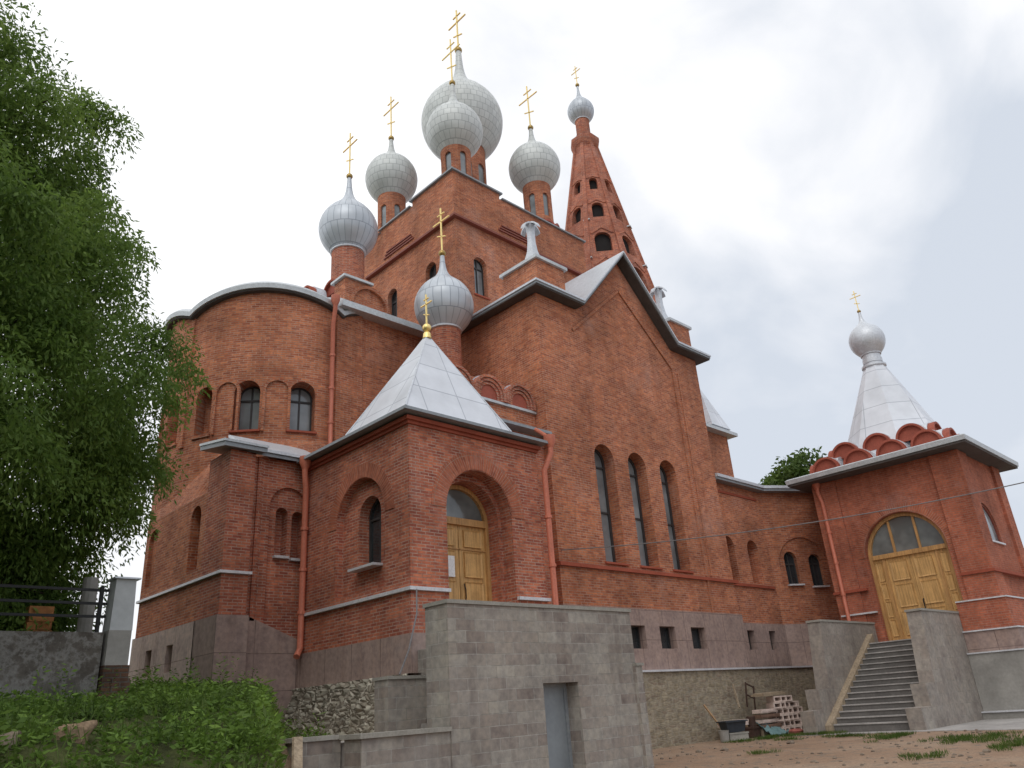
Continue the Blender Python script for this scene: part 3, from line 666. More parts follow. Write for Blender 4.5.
# ---- porch
PL, PF = W(10.85, 0, (-1, 0)), W(0, 14.5, (0, -1))
b = B(); b.box(10.85, 15.3, 14.5, 19.4, -1.4, 6.95)
DC = 13.08
cut = [joined(PL, [(arch(-16.6, 2.2, 2.92, 5.84), .22)]), joined(PL, [(arch(-16.47, .98, 3.56, 5.38), .62)]),
       joined(PF, [(arch(DC, 2.22, 1.4, 5.86), .42)]), joined(PF, [(arch(DC, 2.02, 1.4, 5.68), 1.0)])]
link('porch_wall', carve(b, cut), 'brick_red', CH)
window(PL, -16.47, .98, 3.56, 5.38, .56, CH, 'frame_dark', 'glass', True, 'ledge_metal', (4.85,))
b = B(); arcband(b, PF, DC, 1.125, 1.58, 4.75, -.03, .014, 24); part(b, 'brick_arch', 'brick_arch', uvfn=lambda c, n, pc: (math.hypot(c.x-DC, c.z-4.75), math.atan2(c.z-4.75, c.x-DC)*1.35))
b = B(); arcband(b, PL, -16.6, 1.11, 1.48, 4.74, -.03, .014, 24); part(b, 'brick_arch', 'brick_arch', uvfn=lambda c, n, pc: (math.hypot(c.y-16.6, c.z-4.74), math.atan2(c.z-4.74, c.y-16.6)*1.3))
b = B(); b.prism([(10.76, 14.41), (11.96, 14.41), (11.96, 14.6), (11., 14.6), (11., 19.3), (10.76, 19.3)], 2.70, 2.78); b.box(14.2, 15.36, 14.41, 14.6, 2.62, 2.70); part(b, 'string_course', 'ledge_metal')
b = B(); b.prism([(10.78, 14.43), (11.95, 14.43), (11.95, 14.6), (11., 14.6), (11., 19.32), (10.78, 19.32)], -1.4, 1.76); b.box(14.18, 15.36, 14.43, 14.6, -1.4, 1.76); part(b, 'plinth', 'plinth')
b = B(); b.box(10.79, 15.34, 14.44, 19.3, 6.72, 6.80); b.box(10.72, 15.4, 14.37, 19.3, 6.801, 6.90); part(b, 'porch_cornice', 'brick_paint')
b = B(); b.box(10.50, 15.55, 14.15, 19.35, 6.951, 7.03); part(b, 'porch_eaves', 'fascia')
def ruv(c, n, pc):
    l = math.hypot(n.x, n.y) or 1; return (-n.y*c.x+n.x*c.y)/l, c.z/max(.3, math.sqrt(max(.05, 1-n.z*n.z)))
b = B(); b.loft([[(10.55, 14.2, 7.032), (14.1, 14.2, 7.032), (14.1, 16.85, 7.032), (10.55, 16.85, 7.032)], [(12.28, 15.49, 10.0), (12.36, 15.49, 10.0), (12.36, 15.55, 10.0), (12.28, 15.55, 10.0)]]); pyr = part(b, 'pyramid_roof', 'tin')
b = B()
for x, y in ((10.55, 14.2), (14.1, 14.2), (10.55, 16.85)):
    b.tube([(x, y, 7.04), (12.32, 15.52, 10.0)], .03, 6)
b.make('ridge_cap', 'tin_plain', pyr)
b = B(); b.lathe(12.32, 15.52, [(.02, 9.9), (.13, 9.9), (.11, 10.05), (.06, 10.12), (.02, 10.14)], 14); b.sphere((12.32, 15.52, 10.24), .13); b.make('gilt_ball', 'gold', pyr, 60)
b = B(); cross(b, 12.32, 15.52, 10.3, 11.32, .75); b.make('cross', 'gold', pyr)
# porch door
def panel_boxes(b, wall, rects, d0, d1, inset=.035):
    for u0, u1, z0, z1 in rects:
        o = [(u0, z0), (u1, z0), (u1, z1), (u0, z1)]; i = [(u0+inset, z0+inset), (u1-inset, z0+inset), (u1-inset, z1-inset), (u0+inset, z1-inset)]
        b.loft([[wall.at(u, z, d0) for u, z in o], [wall.at(u, z, d1) for u, z in o], [wall.at(u, z, d1-.02) for u, z in i]])
b = B(); frame(b, PF, arch(DC, 2.016, 1.401, 5.676, 20), arch(DC, 1.80, 1.48, 5.568, 20), -.98, -.82); solid(b, PF, [(DC-.9, 4.60), (DC+.9, 4.60), (DC+.9, 4.78), (DC-.9, 4.78)], -.97, -.80)
pd = part(b, 'porch_door', 'wood_frame')
q = B(); solid(q, PF, arch(DC, 1.80, 4.785, 5.56, 18, .775), -.95, -.92); q.make('fanlight', 'glass_fan', pd)
for s in (-1, 1):
    q = B(); u0, u1 = (DC-.9, DC-.012) if s < 0 else (DC+.012, DC+.9)
    solid(q, PF, [(u0, 1.45), (u1, 1.45), (u1, 4.60), (u0, 4.60)], -.96, -.90)
    lf = q.make('door_leaf', 'wood', pd)
    q = B(); panel_boxes(q, PF, [(u0+.14, u1-.14, a, c) for a, c in ((1.65, 2.35), (2.5, 3.15), (3.27, 3.92), (4.05, 4.5))], -.91, -.855); q.make('door_panel', 'wood', lf)
    q = B(); solid(q, PF, [(u0, 3.97), (u1, 3.97), (u1, 4.0), (u0, 4.0)], -.90, -.87); q.make('door_rail', 'wood_frame', lf)
q = B(); solid(q, PF, [(DC-.42, 3.25), (DC-.20, 3.25), (DC-.20, 3.78), (DC-.42, 3.78)], -.85, -.845)
q.make('paper_notice', 'paper', pd)
q = B(); q.tube([PF.at(DC+.1, 2.6, -.86), PF.at(DC+.1, 2.75, -.80), PF.at(DC+.1, 2.95, -.80), PF.at(DC+.1, 3.1, -.86)], .015, 6); q.make('door_handle', 'iron', pd)
# ---- vestry block behind the porch with the kokoshnik parapet
b = B(); b.box(13.9, 17.02, 15.72, 20.45, 0, 7.86); part(b, 'vestry_wall', 'brick_red')
b = B(); b.box(13.6, 17.0, 15.32, 20.3, 7.862, 7.95); part(b, 'vestry_eaves', 'fascia')
b = B(); b.box(13.4, 16.99, 15.98, 20.4, 7.6, 8.72); part(b, 'drum_base', 'brick')
b = B(); b.box(13.3, 16.985, 15.9, 20.4, 8.72, 8.80); part(b, 'string_course', 'fascia_lt')
b = B(); b.box(13.7, 16.98, 16.1, 20.4, 8.801, 9.5); part(b, 'drum_base', 'brick')
for x in (13.70, 15.0, 16.30): gable_disc(W(x, 15.97, (0, -1)), 0, .64, 8.81, .7, CH, 'kok', 'brick_red', 'tin_plain', 3, .14)
for y in (17.0, 18.3): gable_disc(W(13.35, y, (-1, 0)), 0, .60, 8.81, .7, CH, 'brick', 'brick', 'fascia_lt', 3, .1)
# ---- gallery to the west
GP = [(26.4, 15.8), (30.2, 15.8), (33.2, 14.1), (33.2, 18.5), (26.4, 18.5)]
GD = W(30.2, 15.8, (-.4931, -.8700)); GS = W(0, 15.8, (0, -1))
b = B(); b.prism(GP, -1.4, 7.9)
cut = [joined(GS, [(arch(27.12, .76, 4.05, 5.76), .5), (arch(28.90, .84, 4.05, 5.76), .5)]), joined(GS, [([(u-.3, 1.5), (u+.3, 1.5), (u+.3, 2.27), (u-.3, 2.27)], .4) for u in (27.5, 29.1)]), joined(GD, [(arch(1.55, 2.35, 2.8, 5.98), .07)]), joined(GD, [(arch(.97, .58, 4.05, 5.40), .32), (arch(2.12, .60, 3.95, 5.28), .32)])]
link('gallery_wall', carve(b, cut), 'brick', CH)
for u, z0, zt, wd in ((.97, 4.05, 5.40, .58), (2.12, 3.95, 5.28, .60)): window(GD, u, wd, z0, zt, .28, CH, 'frame_dark', 'glass', True, 'ledge_metal', (4.9,))
b = B(); b.box(26.3, 30.0, 15.72, 15.9, 3.86, 3.97); part(b, 'string_course', 'brick_paint')
def off(pts, d):
    return pts
b = B(); b.prism([(26.2, 15.74), (30.18, 15.74), (33.18, 14.04), (33.18, 18.4), (26.2, 18.4)], -1.35, 2.50)
link('plinth', carve(b, [joined(GS, [([(u-.25, 1.54), (u+.25, 1.54), (u+.25, 2.23), (u-.25, 2.23)], .3) for u in (27.5, 29.1)])]), 'plinth', CH)
b = B(); b.box(16.92, 26.56, 15.43, 15.8, -1.35, 2.74)
VX = (20.2, 21.8, 23.55)
link('plinth', carve(b, [joined(SF, [([(u-.42, 1.54), (u+.42, 1.54), (u+.42, 2.23), (u-.42, 2.23)], .3) for u in VX])]), 'plinth', CH)
for u in VX: window(SF, u, .84, 1.54, 2.23, .22, CH, 'frame_dark', 'glass', False, None, (), None, .04, .01, 'basement_window')
for u in (27.5, 29.1):
    s = B(); solid(s, GS, [(u-.24, 1.55), (u+.24, 1.55), (u+.24, 2.22), (u-.24, 2.22)], -.25, -.17); part(s, 'basement_vent', 'dark')
b = B(); b.box(13.8, 31.2, 15.22, 15.44, -1.4, .84); part(b, 'foundation', 'yellow_stone')
b = B(); b.box(13.8, 31.25, 15.14, 15.45, .842, .90); part(b, 'foundation_ledge', 'ledge_metal')
ge = [(26.55, 15.45), (30.1, 15.45), (33.1, 13.75), (33.1, 18.6), (26.55, 18.6)]
b = B(); b.prism(ge, 7.9, 8.0); part(b, 'gallery_eaves', 'fascia')
b = B(); b.loft([[(x, y, 8.002) for x, y in ((26.55, 15.4), (30.08, 15.4), (33.1, 13.7), (33.1, 18.6), (26.55, 18.6))], [(x, y, 8.12) for x, y in ((26.55, 15.4), (30.08, 15.4), (33.1, 13.7), (33.1, 18.6), (26.55, 18.6))], [(x, y, 8.6) for x, y in ((26.55, 17.6), (30.4, 17.6), (33.1, 16.9), (33.1, 18.6), (26.55, 18.6))]]); part(b, 'gallery_roof', 'tin_plain')
b = B(); b.box(26.5, 29.9, 15.76, 15.8, 7.5, 7.6); part(b, 'string_course', 'brick_paint')
# ---- downpipes
def downpipe(pts, r=.065, parent=CH, head=True):
    b = B(); b.tube(pts, r, 10); x, y, z = pts[0]
    if head: b.lathe(x, y, [(r, z-.25), (r*2.0, z-.05), (r*2.0, z+.12), (r*1.6, z+.12)], 10)
    p = b.make('downpipe', 'pipe', parent, 45)
    for i in range(3):
        b = B(); t = .25+.25*i; za = pts[-1][2]+(pts[2][2]-pts[-1][2])*t; b.lathe(pts[-2][0], pts[-2][1], [(r*1.02, za-.04), (r*1.3, za-.04), (r*1.3, za+.04), (r*1.02, za+.04)], 10); b.make('pipe_clip', 'pipe', p)
    return p
downpipe([(12.02, 19.98, 13.1), (12.02, 19.98, 12.75), (12.10, 20.22, 12.3), (12.10, 20.22, 7.8), (12.10, 20.1, 7.62)], .075)
downpipe([(10.62, 19.05, 6.95), (10.62, 19.05, 6.6), (10.72, 19.14, 6.15), (10.72, 19.14, 1.9), (10.55, 19.0, 1.68)], .085)
downpipe([(15.62, 14.2, 7.1), (15.62, 14.2, 6.7), (15.46, 14.36, 6.2), (15.46, 14.36, 1.0), (15.4, 14.3, .9)], .085)
b = B(); b.tube([(16.2, 15.25, 7.84), (15.62, 14.25, 7.2)], .06, 8); part(b, 'gutter_spout', 'pipe')

# ------------------------------------------------------------------ gatehouse
GH = thing('gatehouse', (33.4, 10.8, -1.25), 'square red brick gatehouse with double timber door and white tent roof', 'gatehouse')
GF, GR = W(30.6, 0, (-1, 0)), W(0, 8.05, (0, -1))     # u = -y on the front, u = x on the south side
b = B(); b.box(30.6, 35.3, 8.05, 13.55, -1.35, 7.7)
GC = 10.63
cut = [joined(GF, [(arch(-GC, 2.92, 1.40, 5.96, 24), .40)]), joined(GR, [(arch(32.05, 2.1, 4.5, 5.92, 18, 1.2), .13)])]
link('gatehouse_wall', carve(b, cut), 'brick_gate', GH)
window(GR, 32.05, 2.1, 4.5, 5.92, .09, GH, 'frame_red', 'glass_pale', True, 'ledge_metal', (), None, .07, 1.2)
for x0, x1, y0, y1 in ((30.50, 30.62, 8.0, 8.95), (30.50, 30.62, 12.6, 13.56), (30.501, 31.5, 7.95, 8.06), (34.5, 35.35, 7.95, 8.06)):
    b = B(); b.box(x0, x1, y0, y1, 1.2, 7.69); part(b, 'pilaster', 'brick_gate', GH)
b = B(); arcband(b, GF, -GC, 1.48, 1.78, 4.5, -.03, .014, 24, 0); part(b, 'brick_arch', 'brick_arch', GH, uvfn=lambda c, n, pc: (math.hypot(c.y-GC, c.z-4.5), math.atan2(c.z-4.5, c.y-GC)*1.6))
b = B(); b.prism([(30.42, 7.87), (35.4, 7.87), (35.4, 8.2), (30.7, 8.2), (30.7, 8.98), (30.42, 8.98)], 3.33, 3.43); b.box(30.42, 30.7, 12.3, 13.6, 3.33, 3.43); part(b, 'string_course', 'brick_paint', GH)
# stepped corner base
for (e, z0, z1, m) in ((.16, 1.50, 2.45, 'brick_gate'), (.26, .80, 1.46, 'plinth'), (.42, -1.02, .76, 'plaster_grey'), (.62, -1.4, -1.04, 'plaster_grey')):
    b = B(); b.prism([(30.5-e, 7.95-e), (35.4, 7.95-e), (35.4, 8.3), (30.75, 8.3), (30.75, 9.35), (30.5-e, 9.35)], z0, z1); part(b, 'corner_base', m, GH)
    b = B(); b.prism([(30.5-e-.05, 7.95-e-.05), (35.4, 7.95-e-.05), (35.4, 8.3), (30.75, 8.3), (30.75, 9.35), (30.5-e-.05, 9.35)], z1+.002, z1+.045); part(b, 'base_ledge', 'ledge_metal', GH)
b = B(); b.box(30.44, 30.62, 12.15, 13.5, 2.5, 2.56); part(b, 'base_ledge', 'ledge_metal', GH)
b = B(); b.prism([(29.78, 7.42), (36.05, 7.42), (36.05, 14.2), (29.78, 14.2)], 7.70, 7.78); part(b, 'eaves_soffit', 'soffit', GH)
b = B(); b.loft([[(x, y, z) for x, y in ((29.74-e, 7.38-e), (36.09+e, 7.38-e), (36.09+e, 14.24+e), (29.74-e, 14.24+e))] for e, z in ((0, 7.782), (.02, 7.95), (-.06, 8.0), (-1.0, 8.15))]); part(b, 'eaves_roof', 'fascia_lt', GH)
# two tiers of red kokoshniki with white barrels behind
GXC, GYC = 33.1, 10.80
for tier, (half, r, z, cnt, sp) in enumerate(((2.62, .56, 8.05, 4, 1.31), (2.0, .56, 8.62, 3, 1.31))):
    for nx_, ny_ in ((-1, 0), (0, -1), (1, 0), (0, 1)):
        wl = W(GXC+nx_*half, GYC+ny_*half, (nx_, ny_))
        for i in range(cnt): gable_disc(wl, (i-(cnt-1)/2)*sp, r, z, 1.1 if tier == 0 else .9, GH, 'kok', 'kok', 'tin_plain', 1, .06)
b = B(); b.loft([[(GXC+r*math.cos(R_(22.5+45*k)), GYC+r*math.sin(R_(22.5+45*k)), z) for k in range(8)] for r, z in ((2.3, 8.2), (2.02, 9.0), (.44, 12.66), (.44, 12.7))]); tent = part(b, 'tent_roof', 'tin', GH)
q = B(); q.lathe(GXC, GYC, [(.40, 12.6), (.50, 12.66), (.50, 12.74), (.38, 12.8), (.37, 13.5), (.40, 13.5)], 24); q.make('tent_neck', 'tin_plain', tent, 30)
gd = onion(GXC, GYC, .74, 13.95, 15.42, 16.45, .37, 12.85, 'tin_plain', parent=GH, drumbrick='tin_plain', koks=0, cs=.7, balls=.075)
# gate door: frame, fanlight, two leaves between side panels
b = B(); frame(b, GF, arch(-GC, 2.916, 1.401, 5.957, 24), arch(-GC, 2.66, 1.47, 5.83, 24), -.38, -.20)
solid(b, GF, [(-GC-1.33, 4.40), (-GC+1.33, 4.40), (-GC+1.33, 4.56), (-GC-1.33, 4.56)], -.37, -.18)
for u in (-.46, .46): solid(b, GF, [(-GC+u-.04, 4.56), (-GC+u+.04, 4.56), (-GC+u+.04, 5.74), (-GC+u-.04, 5.74)], -.36, -.24)
for u in (-.95, .95): solid(b, GF, [(-GC+u-.05, 1.47), (-GC+u+.05, 1.47), (-GC+u+.05, 4.40), (-GC+u-.05, 4.40)], -.36, -.23)
dd = part(b, 'gate_door', 'wood_frame', GH)
q = B(); solid(q, GF, arch(-GC, 2.65, 4.565, 5.825, 20, 1.26), -.34, -.31); q.make('fanlight', 'glass_fan', dd)
for s in (-1, 1):
    u0, u1 = (-GC-.90, -GC-.006) if s < 0 else (-GC+.006, -GC+.90)
    q = B(); solid(q, GF, [(u0, 1.45), (u1, 1.45), (u1, 4.40), (u0, 4.40)], -.35, -.28); lf = q.make('door_leaf', 'wood', dd)
    q = B(); panel_boxes(q, GF, [(u0+.13, u1-.13, a, c) for a, c in ((1.62, 2.45), (2.6, 3.40), (3.55, 4.26))], -.285, -.24, .05); q.make('door_panel', 'wood', lf)
    v0, v1 = (-GC-1.33, -GC-1.0) if s < 0 else (-GC+1.0, -GC+1.33)
    q = B(); solid(q, GF, [(v0, 1.45), (v1, 1.45), (v1, 4.40), (v0, 4.40)], -.352, -.282); sp_ = q.make('side_leaf', 'wood', dd)
    q = B(); panel_boxes(q, GF, [(v0+.06, v1-.06, a, c) for a, c in ((1.62, 2.2), (2.3, 2.85), (2.95, 3.5), (3.6, 4.28))], -.285, -.25, .03); q.make('door_panel', 'wood', sp_)
q = B(); q.tube([GF.at(-GC+.1, 2.3, -.28), GF.at(-GC+.1, 2.35, -.2), GF.at(-GC+.1, 2.75, -.2), GF.at(-GC+.1, 2.8, -.28)], .02, 6); q.make('door_handle', 'iron', dd)
downpipe([(30.40, 13.3, 7.68), (30.40, 13.3, 7.3), (30.42, 13.22, 6.9), (30.42, 13.22, 2.2), (30.35, 13.22, 2.1)], .075, GH)

# ------------------------------------------------------------------ stone staircase of the gatehouse
ST = thing('stone_staircase', (27.5, 11., -1.25), 'stone staircase between two grey walls rising to the timber gate doors', 'staircase')
ns, run, ris = 15, .285, .172
b = B(); pr = [(25.1, -1.35)]
for i in range(ns): pr += [(25.1+run*i, -1.22+ris*(i+1) if i else -1.22+ris), ] if False else []
pts = [(25.1, -1.35)]
z = -1.21
for i in range(ns):
    x = 25.1+run*i; pts += [(x, z), (x, z+ris)]; z += ris
pts += [(30.62, z), (30.62, -1.35)]
b.loft([[(x, 9.82, zz) for x, zz in pts], [(x, 12.32, zz) for x, zz in pts]]); part(b, 'steps', 'riser', ST)
b = B(); z = -1.21
for i in range(ns):
    x = 25.1+run*i; b.box(x-.03, x+run-.035, 9.84, 12.11, z+ris+.002, z+ris+.04); z += ris
part(b, 'tread', 'paving', ST)
PR = [(24.95, -1.35), (24.95, -.66), (25.75, -.64), (25.75, -.02), (26.5, -.02), (26.9, 2.10), (30.45, 2.10), (30.45, -1.35)]
PLf = [(24.4, -1.35), (24.4, -.58), (25.0, -.56), (25.0, .04), (25.75, .04), (26.1, 2.10), (30.45, 2.10), (30.45, -1.35)]
for pf, y0, y1 in ((PR, 9.36, 9.81), (PLf, 12.33, 12.78)):
    b = B(); b.loft([[(x, y0, zz) for x, zz in pf], [(x, y1, zz) for x, zz in pf]]); sw = part(b, 'side_wall', 'stone_pier', ST)
    x0 = pf[5][0]; b = B(); b.box(x0-.04, 30.46, y0-.03, y1+.03, 2.102, 2.17); b.make('wall_coping', 'coping', sw)
b = B(); b.loft([[(24.95, y, -1.24), (25.3, y, -1.24), (29.6, y, 1.36), (29.6, y, 1.74), (24.95, y, -1.02)] for y in (12.12, 12.329)]); part(b, 'stair_string', 'board_grey', ST)

# ------------------------------------------------------------------ terrace walls in front of the porch
TW = thing('terrace_wall', (11.6, 11., -1.3), 'tall grey stone block wall with a recessed steel door in front of the porch', 'wall')
WF = W(0, 11.0, (0, -1))
b = B(); b.prism([(9.02, 11.0), (14.2, 11.0), (14.2, 11.64), (9.02, 11.64)], -1.6, 1.86)
cut = [joined(WF, [([(11.30, -1.7), (12.30, -1.7), (12.30, .47), (11.30, .47)], .42)])]
link('block_wall', carve(b, cut), 'stone', TW)
b = B(); b.box(8.99, 14.23, 10.97, 11.67, 1.862, 1.93); part(b, 'wall_coping', 'coping', TW)
b = B(); b.box(14.1, 14.32, 10.93, 11.6, -1.6, .74); part(b, 'buttress', 'stone', TW); b = B(); b.box(14.1, 14.36, 10.90, 11.6, .742, .80); part(b, 'buttress_cap', 'coping', TW)
b = B(); b.box(11.31, 12.29, 11.36, 11.42, -1.6, .46); sdr = part(b, 'steel_door', 'steel', TW)
b = B(); b.box(11.30, 11.36, 11.33, 11.419, -1.6, .47); b.box(12.22, 12.30, 11.33, 11.419, -1.6, .47); b.box(11.36, 12.22, 11.33, 11.419, .41, .47); b.make('door_frame', 'fascia', sdr)
b = B(); b.box(10.95, 14.1, 11.65, 14.42, -1.5, 1.40); part(b, 'landing', 'stone', TW)
b = B()
for i in range(8): b.box(9.75+.15*i, 10.949, 11.66, 12.79, -.2 if i == 0 else -.08+.185*(i-1)+.001, -.08+.185*i)
part(b, 'steps', 'stone_smooth', TW)
b = B(); b.box(9.02, 14.05, 12.8, 13.25, -1.2, .72); part(b, 'inner_wall', 'stone', TW)
b = B(); b.box(8.99, 14.05, 12.77, 13.28, .722, .78); part(b, 'wall_coping', 'coping', TW)
LW = thing('low_stone_wall', (8., 11.2, -1.3), 'low grey stone wall with coping beside the grassy bank', 'wall')
b = B(); b.box(7.27, 9.019, 11.02, 11.5, -1.6, -.22); part(b, 'block_wall', 'stone', LW)
b = B(); b.box(6.5, 7.27, 11.6, 11.95, -1.6, -.21); part(b, 'block_wall', 'stone', LW)
b = B(); b.prism([(7.22, 10.97), (9.018, 10.97), (9.018, 11.6), (7.22, 11.6)], -.218, -.15); b.box(6.45, 7.218, 11.56, 12.0, -.205, -.14); part(b, 'wall_coping', 'coping', LW)
b = B(); b.box(7.3, 9.7, 11.5, 12.79, -1.5, -.26); part(b, 'landing', 'stone_smooth', LW)
RB = B(); 
rv = []
bm = RB.bm
for i in range(41):
    for j in range(9):
        y = 14.3+5.0*i/40; zz = -.4+1.32*j/8
        rv.append((10.62+.13*math.sin(i*1.9+j*2.3)*math.sin(j*1.1+i*.7)-(8-j)*.03, y, zz))
me = bpy.data.meshes.new('rubble'); me.from_pydata([*rv]+[(11.0, 14.3, .92), (11.0, 19.3, .92)], [], [(i*9+j, i*9+j+1, (i+1)*9+j+1, (i+1)*9+j) for i in range(40) for j in range(8)]+[tuple(i*9+8 for i in range(41))+(370, 369)]); me.update()
link('rubble_foundation', me, 'rubble', CH, 50)
pk = B(); pk.loft([[(6.38, 11.46, -.12), (6.52, 11.46, -.12), (6.52, 11.52, -.12), (6.38, 11.52, -.12)], [(5.75, 10.3, -1.0), (5.89, 10.3, -1.0), (5.89, 10.36, -1.0), (5.75, 10.36, -1.0)]])
tag(pk.make('wooden_plank', 'board_grey'), 'weathered plank leaning on the end of the low stone wall', 'plank')

# ------------------------------------------------------------------ left retaining wall, gate post, railing
RW = B(); RW.box(-12., 4.62, 15.0, 15.35, -.2, 1.75); tag(RW.make('retaining_wall', 'concrete'), 'stained dark concrete retaining wall under the big tree', 'wall')
GPt = thing('gate_post', (4.9, 15.1, .5), 'square post with a white plastered top and crumbling brick foot', 'post')
b = B(); b.loft([[(4.68-e, 14.92-e, z), (5.06+e, 14.92-e, z), (5.06+e, 15.30+e, z), (4.68-e, 15.30+e, z)] for e, z in ((.0, 1.78), (-.02, 2.66))]); part(b, 'post_top', 'plaster_white', GPt)
b = B(); b.box(4.65, 5.10, 14.88, 15.34, 2.662, 2.69); part(b, 'post_cap', 'tin_plain', GPt)
b = B(); b.box(4.67, 5.05, 14.91, 15.31, 1.2, 1.779); part(b, 'post_middle', 'plaster_grey', GPt)
b = B(); b.box(4.65, 5.07, 14.88, 15.32, .78, 1.199); b.box(4.60, 5.03, 14.83, 15.32, .1, .779); b.box(4.80, 5.10, 14.85, 15.2, .3, .98); part(b, 'post_foot', brickmat('old_brick', (.20, .105, .065), (.15, .09, .065), (.19, .165, .14), ms=.012, stain=(.5, 1.2), bmp=.9), GPt)
FN = thing('iron_railing', (0., 15.15, 1.75), 'black iron railing of three bars on the retaining wall', 'railing')
b = B()
for z in (2.01, 2.23, 2.46): b.box(-11.9, 4.66, 15.15, 15.19, z, z+.045)
part(b, 'rail', 'iron', FN)
for x in (-11., -8.4, -5.8, -3.2, -.6, 2.0, 4.55):
    b = B(); b.box(x-.03, x+.03, 15.14, 15.2, 1.752, 2.55); part(b, 'railing_post', 'iron', FN)
b = B(); b.tube([(4.62, 16.1, 1.6), (4.61, 16.1, 2.85)], .13, 12); tag(b.make('concrete_pillar', 'plaster_grey'), 'grey round pillar standing behind the railing beside the white post', 'pillar')
b = B(); b.lathe(2.35, 17.0, [(.28, 1.65), (.29, 2.4), (.285, 2.5), (.05, 2.52)], 18); tag(b.make('barrel', plain('blue_plastic', (.04, .12, .30), .5, 0, .1, 2.)), 'blue barrel behind the iron railing under the tree', 'barrel')
b = B()
for i in range(5): b.box(3.72+.02*(i % 2), 4.12+.02*(i % 2), 16.3, 16.55, 1.65+.14*i, 1.78+.14*i)
tag(b.make('brick_stack', plain('orange_brick', (.36, .15, .05), .8, 0, .3, 6.)), 'small stack of orange bricks behind the railing', 'bricks')

# ------------------------------------------------------------------ cable across the front
b = B(); p0 = Vector((16.9, 15.3, 4.26)); p1 = Vector((23.5, 3.6, 4.65))
b.tube([p0.lerp(p1, t)-Vector((0, 0, .30*4*t*(1-t))) for t in [i/24 for i in range(25)]], .014, 6)
tag(b.make('overhead_cable', 'cable'), 'thin dark cable sagging across the brick front', 'cable')
b = B(); b.tube([(10.92+.0, 14.38, 2.7), (10.55, 13.9, 2.1), (9.95, 13.4, 1.3), (9.5, 13.1, .82)], .018, 6)
tag(b.make('drooping_cable', 'cable'), 'loose cable hanging from the porch corner to the inner stone wall', 'cable')

# ------------------------------------------------------------------ building materials by the foundation
def hollow_brick(name):
    b = B(); L, Wd, H = .40, .32, .19
    # tube block with two openings in its front: outer shell plus web
    y0, y1 = 0., L
    for x0, x1, z0, z1 in ((0, Wd, 0, .045), (0, Wd, H-.045, H), (0, .05, .045, H-.045), (Wd-.05, Wd, .045, H-.045)):
        b.box(x0, x1, y0, y1, z0, z1)
    b.box(.05, Wd-.05, y1-.06, y1-.03, .045, H-.045)
    return b.make(name, 'hollow')
hb = hollow_brick('hollow_block'); first = True
LB = 'pale hollow block in the stack beside the stair wall'
k = 0
for row in range(6):
    for c in range(5 if row < 5 else 3):
        o = hb if first else hb.copy()
        if not first: COL.objects.link(o)
        first = False
        o.location = (25.35+c*.335+(.12 if row % 2 else 0)+random.uniform(-.02, .02), 14.18+random.uniform(-.05, .05), -1.236+row*.192)
        o.rotation_euler = (0, 0, R_(random.uniform(-5, 5)-25))
        tag(o, LB, 'block', 'hollow blocks stacked by the stair wall'); k += 1
def simple(name, b, mat, label, cat, group=None, loc=None, rot=None):
    o = b.make(name, mat); tag(o, label, cat, group)
    if loc: o.location = loc
    if rot: o.rotation_euler = rot
    return o
b = B(); b.box(0, 1.3, 0, .5, 0, .05); b.box(.05, 1.2, .05, .45, .052, .09); simple('board', b, 'board_grey', 'wide weathered board lying on top of the hollow blocks', 'board', None, (24.9, 14.2, -.07), (R_(2), R_(-1), R_(-6)))
for i in range(4):
    b = B(); b.box(0, .95, 0, .36, 0, .11); b.box(.03, .92, -.01, .02, .03, .08)
    simple('timber_bundle', b, 'hollow' if i % 2 else 'timber', 'brown timber layer in the pile left of the hollow blocks' if i % 2 == 0 else 'pale pinkish layer in the pile left of the hollow blocks', 'timber', 'timber layers by the foundation', (24.55+.05*(i % 2), 14.2, -1.236+.22+.15*i), (0, 0, R_(-8+5*(i % 2))))
b = B()
for i in range(4): b.box(.02, .98, .05+.13*i, .13+.13*i, .0, .2)
simple('pallet', b, 'board_grey', 'wooden pallet under the dark timber layers', 'pallet', None, (24.53, 14.2, -1.236), (0, 0, R_(-6)))
# teal crumpled sheet
vs_ = []; 
for i in range(13):
    for j in range(9):
        vs_.append((24.45+i*.08, 13.75+.08*j+.05*math.sin(i*1.3), -1.2+.36*(j/8)**1.2+.09*math.sin(i*2.1+j)*math.cos(j*1.7+i*.4)))
me = bpy.data.meshes.new('tarp'); me.from_pydata(vs_, [], [(i*9+j, (i+1)*9+j, (i+1)*9+j+1, i*9+j+1) for i in range(12) for j in range(8)]); me.update()
o = link('tarpaulin', me, 'teal', None, 60); tag(o, 'crumpled teal plastic sheet in front of the block pile', 'sheet'); md = o.modifiers.new('s', 'SOLIDIFY'); md.thickness = .012
b = B(); b.loft([[(-.38, -.2, .3), (.38, -.2, .3), (.38, .2, .3), (-.38, .2, .3)], [(-.31, -.15, 0), (.31, -.15, 0), (.31, .15, 0), (-.31, .15, 0)]]); b.loft([[(-.42, -.24, .28), (.42, -.24, .28), (.42, .24, .28), (-.42, .24, .28)], [(-.42, -.24, .32), (.42, -.24, .32), (.42, .24, .32), (-.42, .24, .32)]])
simple('mortar_trough', b, 'plastic_dark', 'dark plastic mortar trough on a pale crate', 'trough', None, (22.75, 14.2, -1.0), (0, 0, R_(-20)))
b = B(); b.box(-.35, .35, -.2, .2, 0, .2); b.box(-.37, .37, -.22, .22, .18, .22); simple('crate', b, 'coping', 'pale low crate under the dark trough', 'crate', None, (22.8, 14.2, -1.236), (0, 0, R_(-20)))
